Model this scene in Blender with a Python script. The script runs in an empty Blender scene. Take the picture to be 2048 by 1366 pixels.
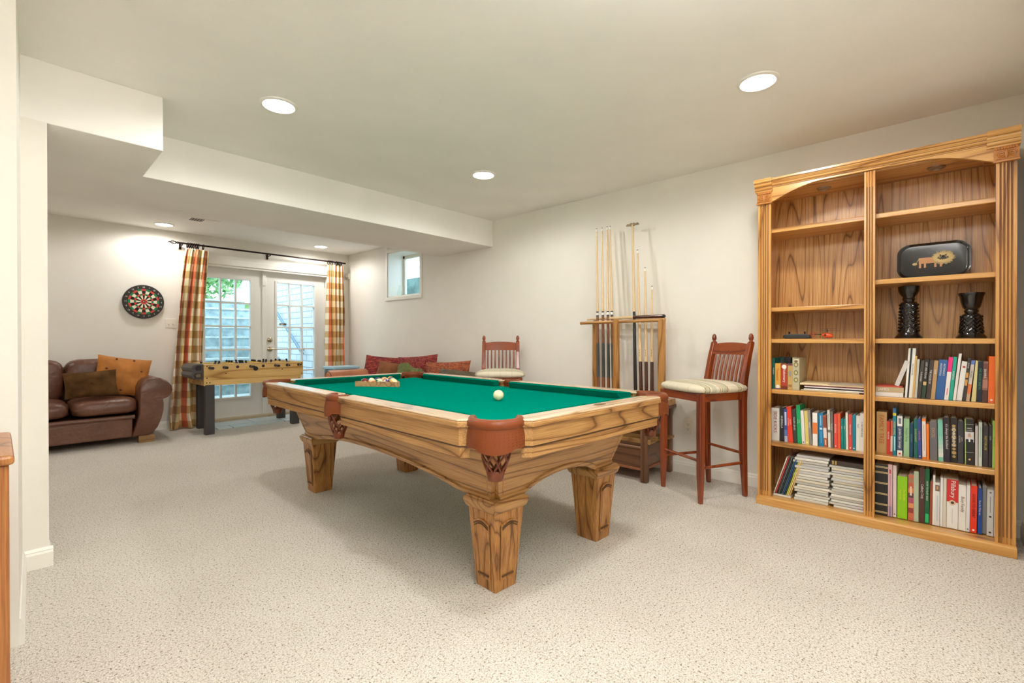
import bpy, bmesh, math, random
from mathutils import Vector, Matrix
random.seed(7)
SC = bpy.context.scene
COL = SC.collection
PI = math.pi
R = math.radians

# ------------------------------------------------------------------ materials
MATS = {}
def lin(c):
    def f(v):
        v /= 255.0
        return v/12.92 if v <= .04045 else ((v+.055)/1.055)**2.4
    return tuple(f(v) for v in c)
def new_mat(name):
    m = bpy.data.materials.new(name); m.use_nodes = True
    nt = m.node_tree
    return m, nt, nt.nodes['Principled BSDF']
def nd(nt, t, **k):
    n = nt.nodes.new(t)
    for a, v in k.items():
        if a in n.bl_rna.properties and a not in n.inputs: setattr(n, a, v)
    for a, v in k.items():
        if a in n.inputs:
            n.inputs[a].default_value = v
    return n
def ramp(nt, stops, interp='LINEAR'):
    r = nt.nodes.new('ShaderNodeValToRGB'); r.color_ramp.interpolation = interp
    e = r.color_ramp.elements
    while len(e) > 1: e.remove(e[0])
    e[0].position = stops[0][0]; e[0].color = (*stops[0][1], 1)
    for p, c in stops[1:]:
        x = e.new(p); x.color = (*c, 1)
    return r
def plain(name, rgb, rough=.5, metal=0., spec=.5, coat=0., mottle=0.0, mscale=20., bump=0.0, bscale=200.):
    """a simple procedural surface; rgb in sRGB 0-255"""
    key = (name, rgb, rough, metal)
    if key in MATS: return MATS[key]
    m, nt, b = new_mat(name)
    c = lin(rgb)
    b.inputs['Base Color'].default_value = (*c, 1)
    b.inputs['Roughness'].default_value = rough
    b.inputs['Metallic'].default_value = metal
    b.inputs['Specular IOR Level'].default_value = spec
    b.inputs['Coat Weight'].default_value = coat
    if mottle > 0:
        tc = nd(nt, 'ShaderNodeTexCoord'); n = nd(nt, 'ShaderNodeTexNoise', Scale=mscale, Detail=4.)
        nt.links.new(tc.outputs['Object'], n.inputs['Vector'])
        r = ramp(nt, [(.3, tuple(v*(1-mottle) for v in c)), (.7, tuple(min(1, v*(1+mottle)) for v in c))])
        nt.links.new(n.outputs['Fac'], r.inputs['Fac']); nt.links.new(r.outputs['Color'], b.inputs['Base Color'])
    if bump > 0:
        tc = nd(nt, 'ShaderNodeTexCoord'); n = nd(nt, 'ShaderNodeTexNoise', Scale=bscale, Detail=3.)
        nt.links.new(tc.outputs['Object'], n.inputs['Vector'])
        bp = nd(nt, 'ShaderNodeBump', Strength=bump, Distance=.01)
        nt.links.new(n.outputs['Fac'], bp.inputs['Height']); nt.links.new(bp.outputs['Normal'], b.inputs['Normal'])
    MATS[key] = m
    return m
def emit(name, rgb, s):
    m, nt, b = new_mat(name)
    b.inputs['Base Color'].default_value = (.8, .8, .8, 1)
    b.inputs['Emission Color'].default_value = (*rgb, 1); b.inputs['Emission Strength'].default_value = s
    return m
def wood(name, light, mid, dark, axis='Z', ring=9., size=5.0, stretch=.13, rough=.38, pores=.5, coat=.15):
    """flat-sawn grain: contour lines of a noise field stretched along the grain, plus fine pores"""
    m, nt, b = new_mat(name); L = nt.links
    tc = nd(nt, 'ShaderNodeTexCoord'); oi = nd(nt, 'ShaderNodeObjectInfo')
    off = nd(nt, 'ShaderNodeVectorMath', operation='SCALE'); off.inputs[0].default_value = (7.3, 3.1, 5.7)
    L.new(oi.outputs['Random'], off.inputs['Scale'])
    add = nd(nt, 'ShaderNodeVectorMath', operation='ADD')
    L.new(tc.outputs['Object'], add.inputs[0]); L.new(off.outputs[0], add.inputs[1])
    sc = {'X': (stretch, 1, 1), 'Y': (1, stretch, 1), 'Z': (1, 1, stretch)}[axis]
    mp = nd(nt, 'ShaderNodeMapping'); mp.inputs['Scale'].default_value = sc
    L.new(add.outputs[0], mp.inputs['Vector'])
    n1 = nd(nt, 'ShaderNodeTexNoise', Scale=size, Detail=1.2, Roughness=.35, Distortion=.25)
    L.new(mp.outputs[0], n1.inputs['Vector'])
    mu = nd(nt, 'ShaderNodeMath', operation='MULTIPLY'); mu.inputs[1].default_value = ring
    L.new(n1.outputs['Fac'], mu.inputs[0])
    fr = nd(nt, 'ShaderNodeMath', operation='FRACT'); L.new(mu.outputs[0], fr.inputs[0])
    r1 = ramp(nt, [(0., lin(dark)), (.07, lin(mid)), (.30, lin(light)), (.80, lin(light)), (.93, lin(mid)), (1., lin(dark))])
    L.new(fr.outputs[0], r1.inputs['Fac'])
    mp2 = nd(nt, 'ShaderNodeMapping')
    mp2.inputs['Scale'].default_value = {'X': (5, 260, 260), 'Y': (260, 5, 260), 'Z': (260, 260, 5)}[axis]
    L.new(add.outputs[0], mp2.inputs['Vector'])
    n2 = nd(nt, 'ShaderNodeTexNoise', Scale=1., Detail=2.)
    L.new(mp2.outputs[0], n2.inputs['Vector'])
    r2 = ramp(nt, [(.35, lin(mid)), (.62, (1, 1, 1))])
    L.new(n2.outputs['Fac'], r2.inputs['Fac'])
    mx = nd(nt, 'ShaderNodeMix', data_type='RGBA', blend_type='MULTIPLY'); mx.inputs[0].default_value = pores
    L.new(r1.outputs['Color'], mx.inputs[6]); L.new(r2.outputs['Color'], mx.inputs[7])
    L.new(mx.outputs[2], b.inputs['Base Color'])
    b.inputs['Roughness'].default_value = rough
    b.inputs['Coat Weight'].default_value = coat; b.inputs['Coat Roughness'].default_value = .2
    bp = nd(nt, 'ShaderNodeBump', Strength=.12, Distance=.002)
    L.new(n2.outputs['Fac'], bp.inputs['Height']); L.new(bp.outputs['Normal'], b.inputs['Normal'])
    return m

# ------------------------------------------------------------------ mesh builder
class MB:
    def __init__(self):
        self.v = []; self.f = []; self.mi = []; self.uv = {}
    def add(self, vs, fs, mi=0, M=None):
        o = len(self.v)
        for p in vs:
            p = Vector(p)
            if M is not None: p = M @ p
            self.v.append(p)
        for f in fs:
            self.f.append(tuple(i+o for i in f)); self.mi.append(mi)
        return self
    def box(self, c, s, mi=0, rz=0., M=None, rot=None):
        x, y, z = s[0]/2, s[1]/2, s[2]/2
        T = Matrix.Translation(c)
        if rot is not None: T = T @ rot.to_4x4()
        elif rz: T = T @ Matrix.Rotation(rz, 4, 'Z')
        if M is not None: T = M @ T
        vs = [(-x,-y,-z),(x,-y,-z),(x,y,-z),(-x,y,-z),(-x,-y,z),(x,-y,z),(x,y,z),(-x,y,z)]
        fs = [(0,3,2,1),(4,5,6,7),(0,1,5,4),(1,2,6,5),(2,3,7,6),(3,0,4,7)]
        return self.add(vs, fs, mi, T)
    def bb(self, lo, hi, mi=0):
        return self.box([(a+b)/2 for a, b in zip(lo, hi)], [abs(b-a) for a, b in zip(lo, hi)], mi)
    def prism(self, poly, a, b, axis='Z', mi=0, M=None):
        """poly = 2-D points; extruded from a to b along axis. Z: (x,y); X: (y,z); Y: (x,z)"""
        n = len(poly)
        def P(p, t):
            return {'Z': (p[0], p[1], t), 'X': (t, p[0], p[1]), 'Y': (p[0], t, p[1])}[axis]
        vs = [P(p, a) for p in poly] + [P(p, b) for p in poly]
        fs = [tuple(range(n-1, -1, -1)), tuple(range(n, 2*n))]
        fs += [(i, (i+1) % n, n+(i+1) % n, n+i) for i in range(n)]
        return self.add(vs, fs, mi, M)
    def loft(self, rings, mi=0, cap=True, close=True, M=None):
        n = len(rings[0]); vs = [p for r in rings for p in r]; fs = []
        for k in range(len(rings)-1):
            for i in range(n if close else n-1):
                j = (i+1) % n
                fs.append((k*n+i, k*n+j, (k+1)*n+j, (k+1)*n+i))
        if cap and close:
            fs.append(tuple(range(n-1, -1, -1))); o = (len(rings)-1)*n; fs.append(tuple(range(o, o+n)))
        return self.add(vs, fs, mi, M)
    def tube(self, pts, r, n=8, mi=0, cap=True, M=None, closed=False):
        pts = [Vector(p) for p in pts]; rings = []
        rr = r if isinstance(r, (list, tuple)) else [r]*len(pts)
        up = None
        for i, p in enumerate(pts):
            if closed: d = pts[(i+1) % len(pts)]-pts[i-1]
            else: d = pts[min(i+1, len(pts)-1)]-pts[max(i-1, 0)]
            d.normalize()
            if up is None:
                up = Vector((0, 0, 1)) if abs(d.z) < .9 else Vector((1, 0, 0))
            s = d.cross(up)
            if s.length < 1e-6: s = d.orthogonal()
            s.normalize(); up = s.cross(d).normalized()
            rings.append([p+(s*math.cos(2*PI*k/n)+up*math.sin(2*PI*k/n))*rr[i] for k in range(n)])
        if closed: rings.append(rings[0])
        return self.loft(rings, mi, cap and not closed, True, M)
    def lathe(self, prof, n=24, c=(0, 0, 0), mi=0, M=None, cap=True):
        """prof = [(radius, z)...] about the Z axis through c"""
        rings = [[(c[0]+max(r, 1e-4)*math.cos(2*PI*k/n), c[1]+max(r, 1e-4)*math.sin(2*PI*k/n), c[2]+z) for k in range(n)] for r, z in prof]
        return self.loft(rings, mi, cap, True, M)
    def sphere(self, c, r, n=20, m=12, mi=0, M=None, sc=(1, 1, 1)):
        rings = []
        for j in range(m+1):
            t = PI*j/m
            rr = max(math.sin(t), 1e-3)
            rings.append([(c[0]+r*sc[0]*rr*math.cos(2*PI*k/n), c[1]+r*sc[1]*rr*math.sin(2*PI*k/n), c[2]-r*sc[2]*math.cos(t)) for k in range(n)])
        return self.loft(rings, mi, True, True, M)
    def grid(self, fn, nu, nv, mi=0, M=None, uvf=None, flip=False):
        """fn(u,v), u,v in 0..1"""
        o = len(self.v)
        vs = [fn(i/nu, j/nv) for j in range(nv+1) for i in range(nu+1)]
        fs = []
        for j in range(nv):
            for i in range(nu):
                a = j*(nu+1)+i
                q = (a, a+1, a+nu+2, a+nu+1)
                fs.append(q[::-1] if flip else q)
        if uvf is not None:
            for j in range(nv+1):
                for i in range(nu+1):
                    self.uv[o+j*(nu+1)+i] = uvf(i/nu, j/nv)
        return self.add(vs, fs, mi, M)
    def text(self, s, size, M, mi=0, font_w=None, maxw=None):
        vs, fs, w, h = glyphs(s)
        if not vs: return self
        k = size
        if maxw and w*k > maxw: k = maxw/w
        self.add([((x-w/2)*k, (y-h/2)*size if maxw else (y-h/2)*k, 0) for x, y in vs], fs, mi, M)
        return self
    def mesh(self, name, mats, smooth=None):
        me = bpy.data.meshes.new(name)
        me.from_pydata([tuple(p) for p in self.v], [], self.f)
        mats = mats if isinstance(mats, (list, tuple)) else [mats]
        for m in mats: me.materials.append(m)
        if len(mats) > 1: me.polygons.foreach_set('material_index', self.mi)
        if self.uv:
            ul = me.uv_layers.new(name='UVMap')
            for l in me.loops:
                ul.data[l.index].uv = self.uv.get(l.vertex_index, (0, 0))
        bm = bmesh.new(); bm.from_mesh(me)
        if not self.uv and getattr(self, 'fix', True): bmesh.ops.recalc_face_normals(bm, faces=bm.faces)
        bm.to_mesh(me); bm.free()
        if smooth is not None:
            me.polygons.foreach_set('use_smooth', [True]*len(me.polygons))
            me.set_sharp_from_angle(angle=R(smooth))
        me.update()
        return me
    def build(self, name, mats, parent=None, smooth=None, bevel=0., loc=None, sub=0):
        o = bpy.data.objects.new(name, self.mesh(name, mats, smooth)); COL.objects.link(o)
        if parent is not None: o.parent = parent
        if loc is not None: o.location = loc
        if bevel:
            b = o.modifiers.new('soft_edges', 'BEVEL'); b.width = bevel; b.segments = 2; b.limit_method = 'ANGLE'; b.angle_limit = R(40)
        if sub:
            s = o.modifiers.new('smooth', 'SUBSURF'); s.levels = sub; s.render_levels = sub
        return o
GL = {}
def glyphs(s):
    if s in GL: return GL[s]
    cu = bpy.data.curves.new('t', 'FONT'); cu.body = s; cu.size = 1.; cu.resolution_u = 2
    ob = bpy.data.objects.new('t', cu)
    me = bpy.data.meshes.new_from_object(ob)
    vs = [(v.co.x, v.co.y) for v in me.vertices]; fs = [tuple(p.vertices) for p in me.polygons]
    bpy.data.objects.remove(ob); bpy.data.meshes.remove(me); bpy.data.curves.remove(cu)
    if vs:
        x0 = min(v[0] for v in vs); x1 = max(v[0] for v in vs); y0 = min(v[1] for v in vs); y1 = max(v[1] for v in vs)
        GL[s] = ([(x-x0, y-y0) for x, y in vs], fs, x1-x0, y1-y0)
    else: GL[s] = ([], [], 0, 0)
    return GL[s]

def tag(o, label=None, cat=None, group=None, kind=None):
    if label: o['label'] = label
    if cat: o['category'] = cat
    if group: o['group'] = group
    if kind: o['kind'] = kind
    return o
def thing(name, label, cat, loc=(0, 0, 0), rz=0., group=None):
    o = bpy.data.objects.new(name, None); COL.objects.link(o)
    o.empty_display_size = .1; o.location = loc; o.rotation_euler = (0, 0, rz)
    return tag(o, label, cat, group)
def kids(o): return [c for c in bpy.data.objects if c.parent == o]
def dup(root, loc, rz=None, label=None, group=None, scale=None):
    def cp(o, par):
        c = o.copy(); COL.objects.link(c); c.parent = par
        for ch in list(o.children): cp(ch, c)
        return c
    r = cp(root, None); r.location = loc
    if rz is not None: r.rotation_euler = (0, 0, rz)
    if label: r['label'] = label
    if group: r['group'] = group
    return r
def struct(name, mb, m, parent=None, **k):
    o = mb.build(name, m, parent, **k)
    if parent is None: o['kind'] = 'structure'
    return o
def frame_M(origin, xdir, ydir):
    """matrix placing local x,y on the given directions (z = x cross y)"""
    x = Vector(xdir).normalized(); y = Vector(ydir).normalized(); z = x.cross(y)
    M = Matrix((x, y, z)).transposed().to_4x4(); M.translation = Vector(origin)
    return M
# ================================================================== SETTING
HC = 2.44; XR = 3.82; YF = 7.08; XL = -1.7; YN = -.30
def wall_paint(name, rgb):
    return plain(name, rgb, rough=.85, spec=.2, mottle=.02, mscale=3., bump=.04, bscale=90.)
M_wall = wall_paint('wall_paint_cream', (234, 231, 223))
M_ceil = wall_paint('ceiling_paint', (243, 241, 236))
M_trim = plain('white_gloss_trim', (238, 236, 228), rough=.35)
def carpet_mat():
    m, nt, b = new_mat('carpet_pile'); L = nt.links
    tc = nd(nt, 'ShaderNodeTexCoord')
    n1 = nd(nt, 'ShaderNodeTexNoise', Scale=160., Detail=3., Roughness=.75)
    n2 = nd(nt, 'ShaderNodeTexNoise', Scale=105., Detail=2., Roughness=.6)
    n3 = nd(nt, 'ShaderNodeTexNoise', Scale=1.6, Detail=3.)
    vo = nd(nt, 'ShaderNodeTexVoronoi', Scale=170.)
    for n in (n1, n2, n3, vo): L.new(tc.outputs['Object'], n.inputs['Vector'])
    r1 = ramp(nt, [(.26, lin((150, 136, 120))), (.40, lin((206, 197, 184))), (.52, lin((238, 233, 224))), (.75, lin((250, 247, 241)))])
    L.new(n1.outputs['Fac'], r1.inputs['Fac'])
    r2 = ramp(nt, [(.27, lin((112, 94, 78))), (.35, lin((196, 182, 164))), (.42, (1, 1, 1))])
    L.new(n2.outputs['Fac'], r2.inputs['Fac'])
    mx = nd(nt, 'ShaderNodeMix', data_type='RGBA', blend_type='MULTIPLY'); mx.inputs[0].default_value = .9
    L.new(r1.outputs['Color'], mx.inputs[6]); L.new(r2.outputs['Color'], mx.inputs[7])
    r3 = ramp(nt, [(.3, (.93, .92, .91)), (.7, (1, 1, 1))])
    L.new(n3.outputs['Fac'], r3.inputs['Fac'])
    mx2 = nd(nt, 'ShaderNodeMix', data_type='RGBA', blend_type='MULTIPLY'); mx2.inputs[0].default_value = 1.
    L.new(mx.outputs[2], mx2.inputs[6]); L.new(r3.outputs['Color'], mx2.inputs[7])
    L.new(mx2.outputs[2], b.inputs['Base Color'])
    b.inputs['Roughness'].default_value = 1.; b.inputs['Specular IOR Level'].default_value = .1
    ad = nd(nt, 'ShaderNodeMath', operation='ADD'); L.new(vo.outputs['Distance'], ad.inputs[0]); L.new(n1.outputs['Fac'], ad.inputs[1])
    bp = nd(nt, 'ShaderNodeBump', Strength=.7, Distance=.008)
    L.new(ad.outputs[0], bp.inputs['Height']); L.new(bp.outputs['Normal'], b.inputs['Normal'])
    return m
M_carpet = carpet_mat()
struct('floor', MB().bb((XL-.2, YN-.2, -.12), (XR+.15, 7.3, 0)), M_carpet)
# tiled landing inside the french doors
def tile_mat():
    m, nt, b = new_mat('pale_slate_tile'); L = nt.links
    tc = nd(nt, 'ShaderNodeTexCoord')
    br = nd(nt, 'ShaderNodeTexBrick', Scale=1.0)
    br.offset = .5
    br.inputs['Brick Width'].default_value = .62; br.inputs['Row Height'].default_value = .31; br.inputs['Mortar Size'].default_value = .006
    br.inputs['Color1'].default_value = (*lin((206, 214, 214)), 1); br.inputs['Color2'].default_value = (*lin((188, 200, 202)), 1)
    br.inputs['Mortar'].default_value = (*lin((96, 104, 104)), 1)
    L.new(tc.outputs['Object'], br.inputs['Vector']); L.new(br.outputs['Color'], b.inputs['Base Color'])
    b.inputs['Roughness'].default_value = .3
    return m
tl = struct('floor_tile', MB().bb((-.78, -.19, 0), (.78, .35, .012)), tile_mat(), bevel=.003)
tl.location = (2.6, 6.72, 0)
# ceiling slab with round openings is not needed: the cans are shallow surface trims with a recess
struct('ceiling', MB().bb((XL-.2, YN-.2, HC), (XR+.15, 7.3, HC+.1)), M_ceil)
# dropped beam across the room with the boxed duct end at its left
bm_ = MB()
ZB = 2.144
bm_.prism([(.63, 3.215), (.64, 3.815), (XR, 3.815), (XR, 4.74), (XL, 4.74), (XL, 3.215)], ZB, HC, 'Z')
struct('beam', bm_, M_ceil, bevel=.004)
# right wall with window hole
WY0, WY1, WZ0, WZ1 = 5.185, 5.955, 1.70, 2.335
w = MB()
for lo, hi in (((XR, YN-.2, 0), (XR+.15, WY0, HC)), ((XR, WY1, 0), (XR+.15, 7.3, HC)), ((XR, WY0, 0), (XR+.15, WY1, WZ0)), ((XR, WY0, WZ1), (XR+.15, WY1, HC))):
    w.bb(lo, hi)
struct('wall_right', w, M_wall)
# far wall with the door opening
DX0, DX1, DZ1 = 1.70, 3.49, 2.085
w = MB()
for lo, hi in (((XL-.2, YF, 0), (DX0, YF+.22, HC)), ((DX1, YF, 0), (XR, YF+.22, HC)), ((DX0, YF, DZ1), (DX1, YF+.22, HC))):
    w.bb(lo, hi)
struct('wall_far', w, M_wall)
struct('wall_near', MB().bb((-.75, YN-.12, 0), (XR, YN, HC)), M_wall)
struct('wall_back', MB().bb((XL-.12, YN-1.0, 0), (XL, 7.3, HC)), M_wall)
struct('wall_rear', MB().bb((XL, YN-1.0, 0), (-.75, YN-.88, HC)), M_wall)
struct('wall_rear_return', MB().bb((-.75, YN-1.0, 0), (-.63, YN-.12, HC)), M_wall)
struct('ceiling_alcove', MB().bb((XL, YN-1.0, HC), (-.63, YN-.2, HC+.1)), M_ceil)
struct('floor_alcove', MB().bb((XL, YN-1.0, -.12), (-.63, YN-.2, 0)), M_carpet)
w = MB().prism([(.050, 2.45), (.078, 3.216), (.168, 3.216), (.168, 3.34), (-.75, 3.34), (-.75, 2.45)], 0, HC, 'Z')
struct('wall_left', w, M_wall)
# baseboards: moulded profile
def baseboard(name, p0, p1, n, h=.095, t=.014):
    p0 = Vector((*p0, 0)); p1 = Vector((*p1, 0)); n = Vector((*n, 0)).normalized(); d = (p1-p0).normalized()
    prof = [(0, 0), (t, 0), (t, h*.72), (t*.55, h*.82), (t*.75, h*.86), (t*.3, h), (0, h)]
    r0 = [p0+n*a+Vector((0, 0, b)) for a, b in prof]; r1 = [p1+n*a+Vector((0, 0, b)) for a, b in prof]
    return struct(name, MB().loft([r0, r1]), M_trim)
baseboard('baseboard_right', (XR, YN), (XR, YF), (-1, 0))
baseboard('baseboard_far', (XL, YF), (1.62, YF), (0, -1))
baseboard('baseboard_far_corner', (3.57, YF), (XR, YF), (0, -1))
baseboard('baseboard_near', (0.9, YN), (XR, YN), (0, 1))
baseboard('baseboard_left', (.050, 2.45), (.078, 3.216), (1, -.03))
baseboard('baseboard_left_end', (.168, 3.216), (.168, 3.34), (1, 0))
baseboard('baseboard_left_face', (.078, 3.216), (.182, 3.216), (0, -1))

# ------------------------------------------------------------------ french doors
M_door = plain('door_white_paint', (228, 227, 222), rough=.35)
def glass_mat(name, tint=(1, 1, 1), rough=0.):
    m, nt, b = new_mat(name); L = nt.links
    for n in list(nt.nodes):
        if n.type == 'BSDF_PRINCIPLED': nt.nodes.remove(n)
    out = [n for n in nt.nodes if n.type == 'OUTPUT_MATERIAL'][0]
    tr = nd(nt, 'ShaderNodeBsdfTransparent'); tr.inputs['Color'].default_value = (*tint, 1)
    gl = nd(nt, 'ShaderNodeBsdfGlossy'); gl.inputs['Roughness'].default_value = rough
    fr = nd(nt, 'ShaderNodeFresnel', IOR=1.45)
    mx = nd(nt, 'ShaderNodeMixShader')
    ge = nd(nt, 'ShaderNodeNewGeometry'); iv = nd(nt, 'ShaderNodeMath', operation='SUBTRACT'); iv.inputs[0].default_value = 1.; L.new(ge.outputs['Backfacing'], iv.inputs[1])
    pr = nd(nt, 'ShaderNodeMath', operation='MULTIPLY'); L.new(fr.outputs[0], pr.inputs[0]); L.new(iv.outputs[0], pr.inputs[1])
    L.new(pr.outputs[0], mx.inputs[0]); L.new(tr.outputs[0], mx.inputs[1]); L.new(gl.outputs[0], mx.inputs[2])
    L.new(mx.outputs[0], out.inputs['Surface'])
    return m
M_glass = glass_mat('door_glass')
M_brass = plain('satin_nickel', (196, 186, 160), rough=.25, metal=1.)
M_dark_metal = plain('dark_hinge_metal', (70, 66, 60), rough=.4, metal=1.)
def french_door(name, x0, x1, g0, g1):
    yb, yt = YF+.10, YF+.145
    z0, z1, gz0, gz1 = .045, 2.060, .315, 1.918
    d = MB()
    for lo, hi in (((x0, yb, z0), (g0, yt, z1)), ((g1, yb, z0), (x1, yt, z1)), ((g0, yb, z0), (g1, yt, gz0)), ((g0, yb, gz1), (g1, yt, z1))):
        d.bb(lo, hi)
    o = struct(name, d, M_door)
    mo = MB()
    for lo, hi in (((g0-.03, yb-.012, gz0-.03), (g0, yb, gz1+.03)), ((g1, yb-.012, gz0-.03), (g1+.03, yb, gz1+.03)), ((g0, yb-.012, gz0-.03), (g1, yb, gz0)), ((g0, yb-.012, gz1), (g1, yb, gz1+.03))):
        mo.bb(lo, hi)
    mo.build('glazing_frame', M_door, o, bevel=.004)
    mu = MB()
    for k in (1, 2):
        x = g0+(g1-g0)*k/3; mu.bb((x-.010, yb-.004, gz0), (x+.010, yt+.004, gz1))
    for k in range(1, 5):
        z = gz0+(gz1-gz0)*k/5; mu.bb((g0, yb-.0052, z-.010), (g1, yt+.0052, z+.010))
    mu.build('muntin_grid', M_door, o)
    MB().bb((g0, yb+.02, gz0), (g1, yb+.024, gz1)).build('glass_pane', M_glass, o)
    return o
d1 = french_door('door_1', 1.715, 2.588, 1.850, 2.398)
d2 = french_door('door_2', 2.596, 3.470, 2.757, 3.303)
yb = YF+.10
MB().bb((2.552, yb-.016, .045), (2.606, yb, 2.06)).bb((2.552, yb-.03, 1.86), (2.592, yb-.016, 2.06)).build('astragal', M_door, d1, bevel=.003)
my = Matrix.Translation((2.654, yb, 1.093)) @ Matrix.Rotation(R(90), 4, 'X')
MB().lathe([(.036, 0), (.036, .008), (.028, .016), (.018, .018), (.016, .024), (.0, .026)], 24, M=my).build('deadbolt', M_brass, d2, smooth=40)
my = Matrix.Translation((2.654, yb, .960)) @ Matrix.Rotation(R(90), 4, 'X')
h = MB().lathe([(.036, 0), (.035, .010), (.016, .018), (.013, .045), (.0, .047)], 24, M=my)
h.tube([(2.654, yb-.042, .960), (2.68, yb-.046, .965), (2.72, yb-.046, .955), (2.757, yb-.046, .962)], [.012, .010, .008, .006], 10)
h.build('lever_handle', M_brass, d2, smooth=40)
for z in (1.95, 1.78, 1.05, .30):
    if z != 1.78: MB().bb((3.468, yb-.006, z-.05), (3.484, yb+.01, z+.05)).build('hinge', M_dark_metal, d2)
pl = MB().bb((2.795, yb-.006, 1.305), (2.885, yb+.018, 1.335), 0).bb((2.805, yb-.008, 1.312), (2.845, yb-.005, 1.328), 1)
pl.build('alarm_contact_plate', [plain('brass_plate', (120, 96, 60), rough=.4, metal=.6), plain('pale_plate', (196, 190, 178))], d2)
# door frame: jambs, head, casing, sill
t = MB()
t.bb((DX0, YF, .0), (1.715, YF+.2, DZ1)); t.bb((3.471, YF, 0), (DX1, YF+.2, DZ1)); t.bb((DX0, YF, 2.061), (DX1, YF+.2, DZ1))
struct('trim_1', t, M_trim)
t = MB()
cw = .075
for lo, hi in (((DX0-cw, YF-.018, 0), (DX0, YF, DZ1+cw)), ((DX1, YF-.018, 0), (DX1+cw, YF, DZ1+cw)), ((DX0, YF-.018, DZ1), (DX1, YF, DZ1+cw))):
    t.bb(lo, hi)
struct('trim_2', t, M_trim, bevel=.006)
struct('trim_3', MB().bb((DX0, YF-.01, 0), (DX1, YF+.24, .045)), plain('threshold_oak', (176, 160, 132), rough=.5), bevel=.006)
# ------------------------------------------------------------------ basement window in the right wall
M_win = plain('window_vinyl', (232, 228, 212), rough=.4)
wn = MB()
X1 = XR+.30
for lo, hi in (((XR+.0, WY0-.0, WZ0-.0), (X1, WY0+.012, WZ1)), ((XR, WY1-.012, WZ0), (X1, WY1, WZ1)), ((XR, WY0, WZ0), (X1, WY1, WZ0+.012)), ((XR, WY0, WZ1-.012), (X1, WY1, WZ1))):
    wn.bb(lo, hi)
wo = struct('window_1', wn, M_trim)
f = MB()
fw = .045
a0, a1, b0, b1 = WY0+.012, WY1-.012, WZ0+.012, WZ1-.012
for lo, hi in (((X1-.05, a0, b0), (X1-.01, a0+fw, b1)), ((X1-.05, a1-fw, b0), (X1-.01, a1, b1)), ((X1-.05, a0, b0), (X1-.01, a1, b0+fw)), ((X1-.05, a0, b1-fw), (X1-.01, a1, b1))):
    f.bb(lo, hi)
f.build('sash', M_win, wo, bevel=.004)
MB().bb((X1-.032, a0+fw, b0+fw), (X1-.028, a1-fw, b1-fw)).build('glass_pane', M_glass, wo)
c = MB(); cw = .05
for lo, hi in (((XR-.012, WY0-cw, WZ0-cw), (XR, WY0, HC-.015)), ((XR-.012, WY1, WZ0-cw), (XR, WY1+cw, HC-.015)), ((XR-.012, WY0, WZ1), (XR, WY1, WZ1+cw)), ((XR-.02, WY0-cw, WZ0-cw), (XR, WY1+cw, WZ0))):
    c.bb(lo, hi)
c.build('casing', M_trim, wo, bevel=.004)

# ------------------------------------------------------------------ outside the doors: stairwell
M_conc = plain('weathered_concrete', (152, 172, 174), rough=.9, mottle=.3, mscale=9., bump=.2, bscale=40.)
s = MB(); y = 8.25; z = 0.05
s.bb((1.2, YF+.24, -.15), (3.55, 8.4, .02))
nst = 10
for k in range(nst):
    s.bb((1.2, y+.30*k, -.1), (3.55, y+.30*(k+1)+.05, .02+.19*(k+1)-.035))
so = struct('stairwell_steps', s, M_conc)
n_ = MB()
for k in range(nst): n_.bb((1.2, y+.30*k-.025, .02+.19*(k+1)-.035), (3.55, y+.30*(k+1)+.05, .02+.19*(k+1)))
n_.build('step_treads', plain('pale_tread_concrete', (196, 206, 204), rough=.9, mottle=.2, mscale=14.), so)  # treads paler than the risers
def brick_mat():
    m, nt, b = new_mat('white_painted_brick'); L = nt.links
    tc = nd(nt, 'ShaderNodeTexCoord'); mp = nd(nt, 'ShaderNodeMapping'); mp.inputs['Rotation'].default_value = (R(90), 0, R(90))
    sx = nd(nt, 'ShaderNodeSeparateXYZ'); cx = nd(nt, 'ShaderNodeCombineXYZ')
    L.new(tc.outputs['Object'], sx.inputs[0]); L.new(sx.outputs['Y'], cx.inputs['X']); L.new(sx.outputs['Z'], cx.inputs['Y'])
    br = nd(nt, 'ShaderNodeTexBrick', Scale=1.)
    br.inputs['Brick Width'].default_value = .40; br.inputs['Row Height'].default_value = .105; br.inputs['Mortar Size'].default_value = .007
    br.inputs['Color1'].default_value = (*lin((236, 240, 242)), 1); br.inputs['Color2'].default_value = (*lin((224, 232, 236)), 1); br.inputs['Mortar'].default_value = (*lin((166, 178, 188)), 1)
    L.new(cx.outputs[0], br.inputs['Vector']); L.new(br.outputs['Color'], b.inputs['Base Color'])
    b.inputs['Roughness'].default_value = .8
    return m
M_brick = brick_mat()
struct('wall_outside', MB().bb((3.55, YF+.24, -.1), (3.75, 9.45, 3.6)), M_brick)
struct('wall_outside_left', MB().bb((.95, YF+.24, -.1), (1.2, 11.2, 2.0)), M_brick)
struct('ground_outside', MB().bb((-6, 11.25, 1.5), (9, 24, 1.86)), plain('lawn', (120, 150, 90), rough=1., mottle=.3, mscale=4.))
hr = MB().tube([(3.46, 7.95, .86), (3.46, 9.4, 1.84)], .022, 10)
for q in ((3.46, 8.1, .962), (3.46, 9.3, 1.77)): hr.tube([q, (3.55, q[1], q[2]-.04)], .012, 8)
tag(hr.build('handrail', plain('grey_steel_rail', (128, 150, 168), rough=.4, metal=.5), smooth=40), 'grey steel handrail slanting down the white brick wall outside the right door', 'handrail')
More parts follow.
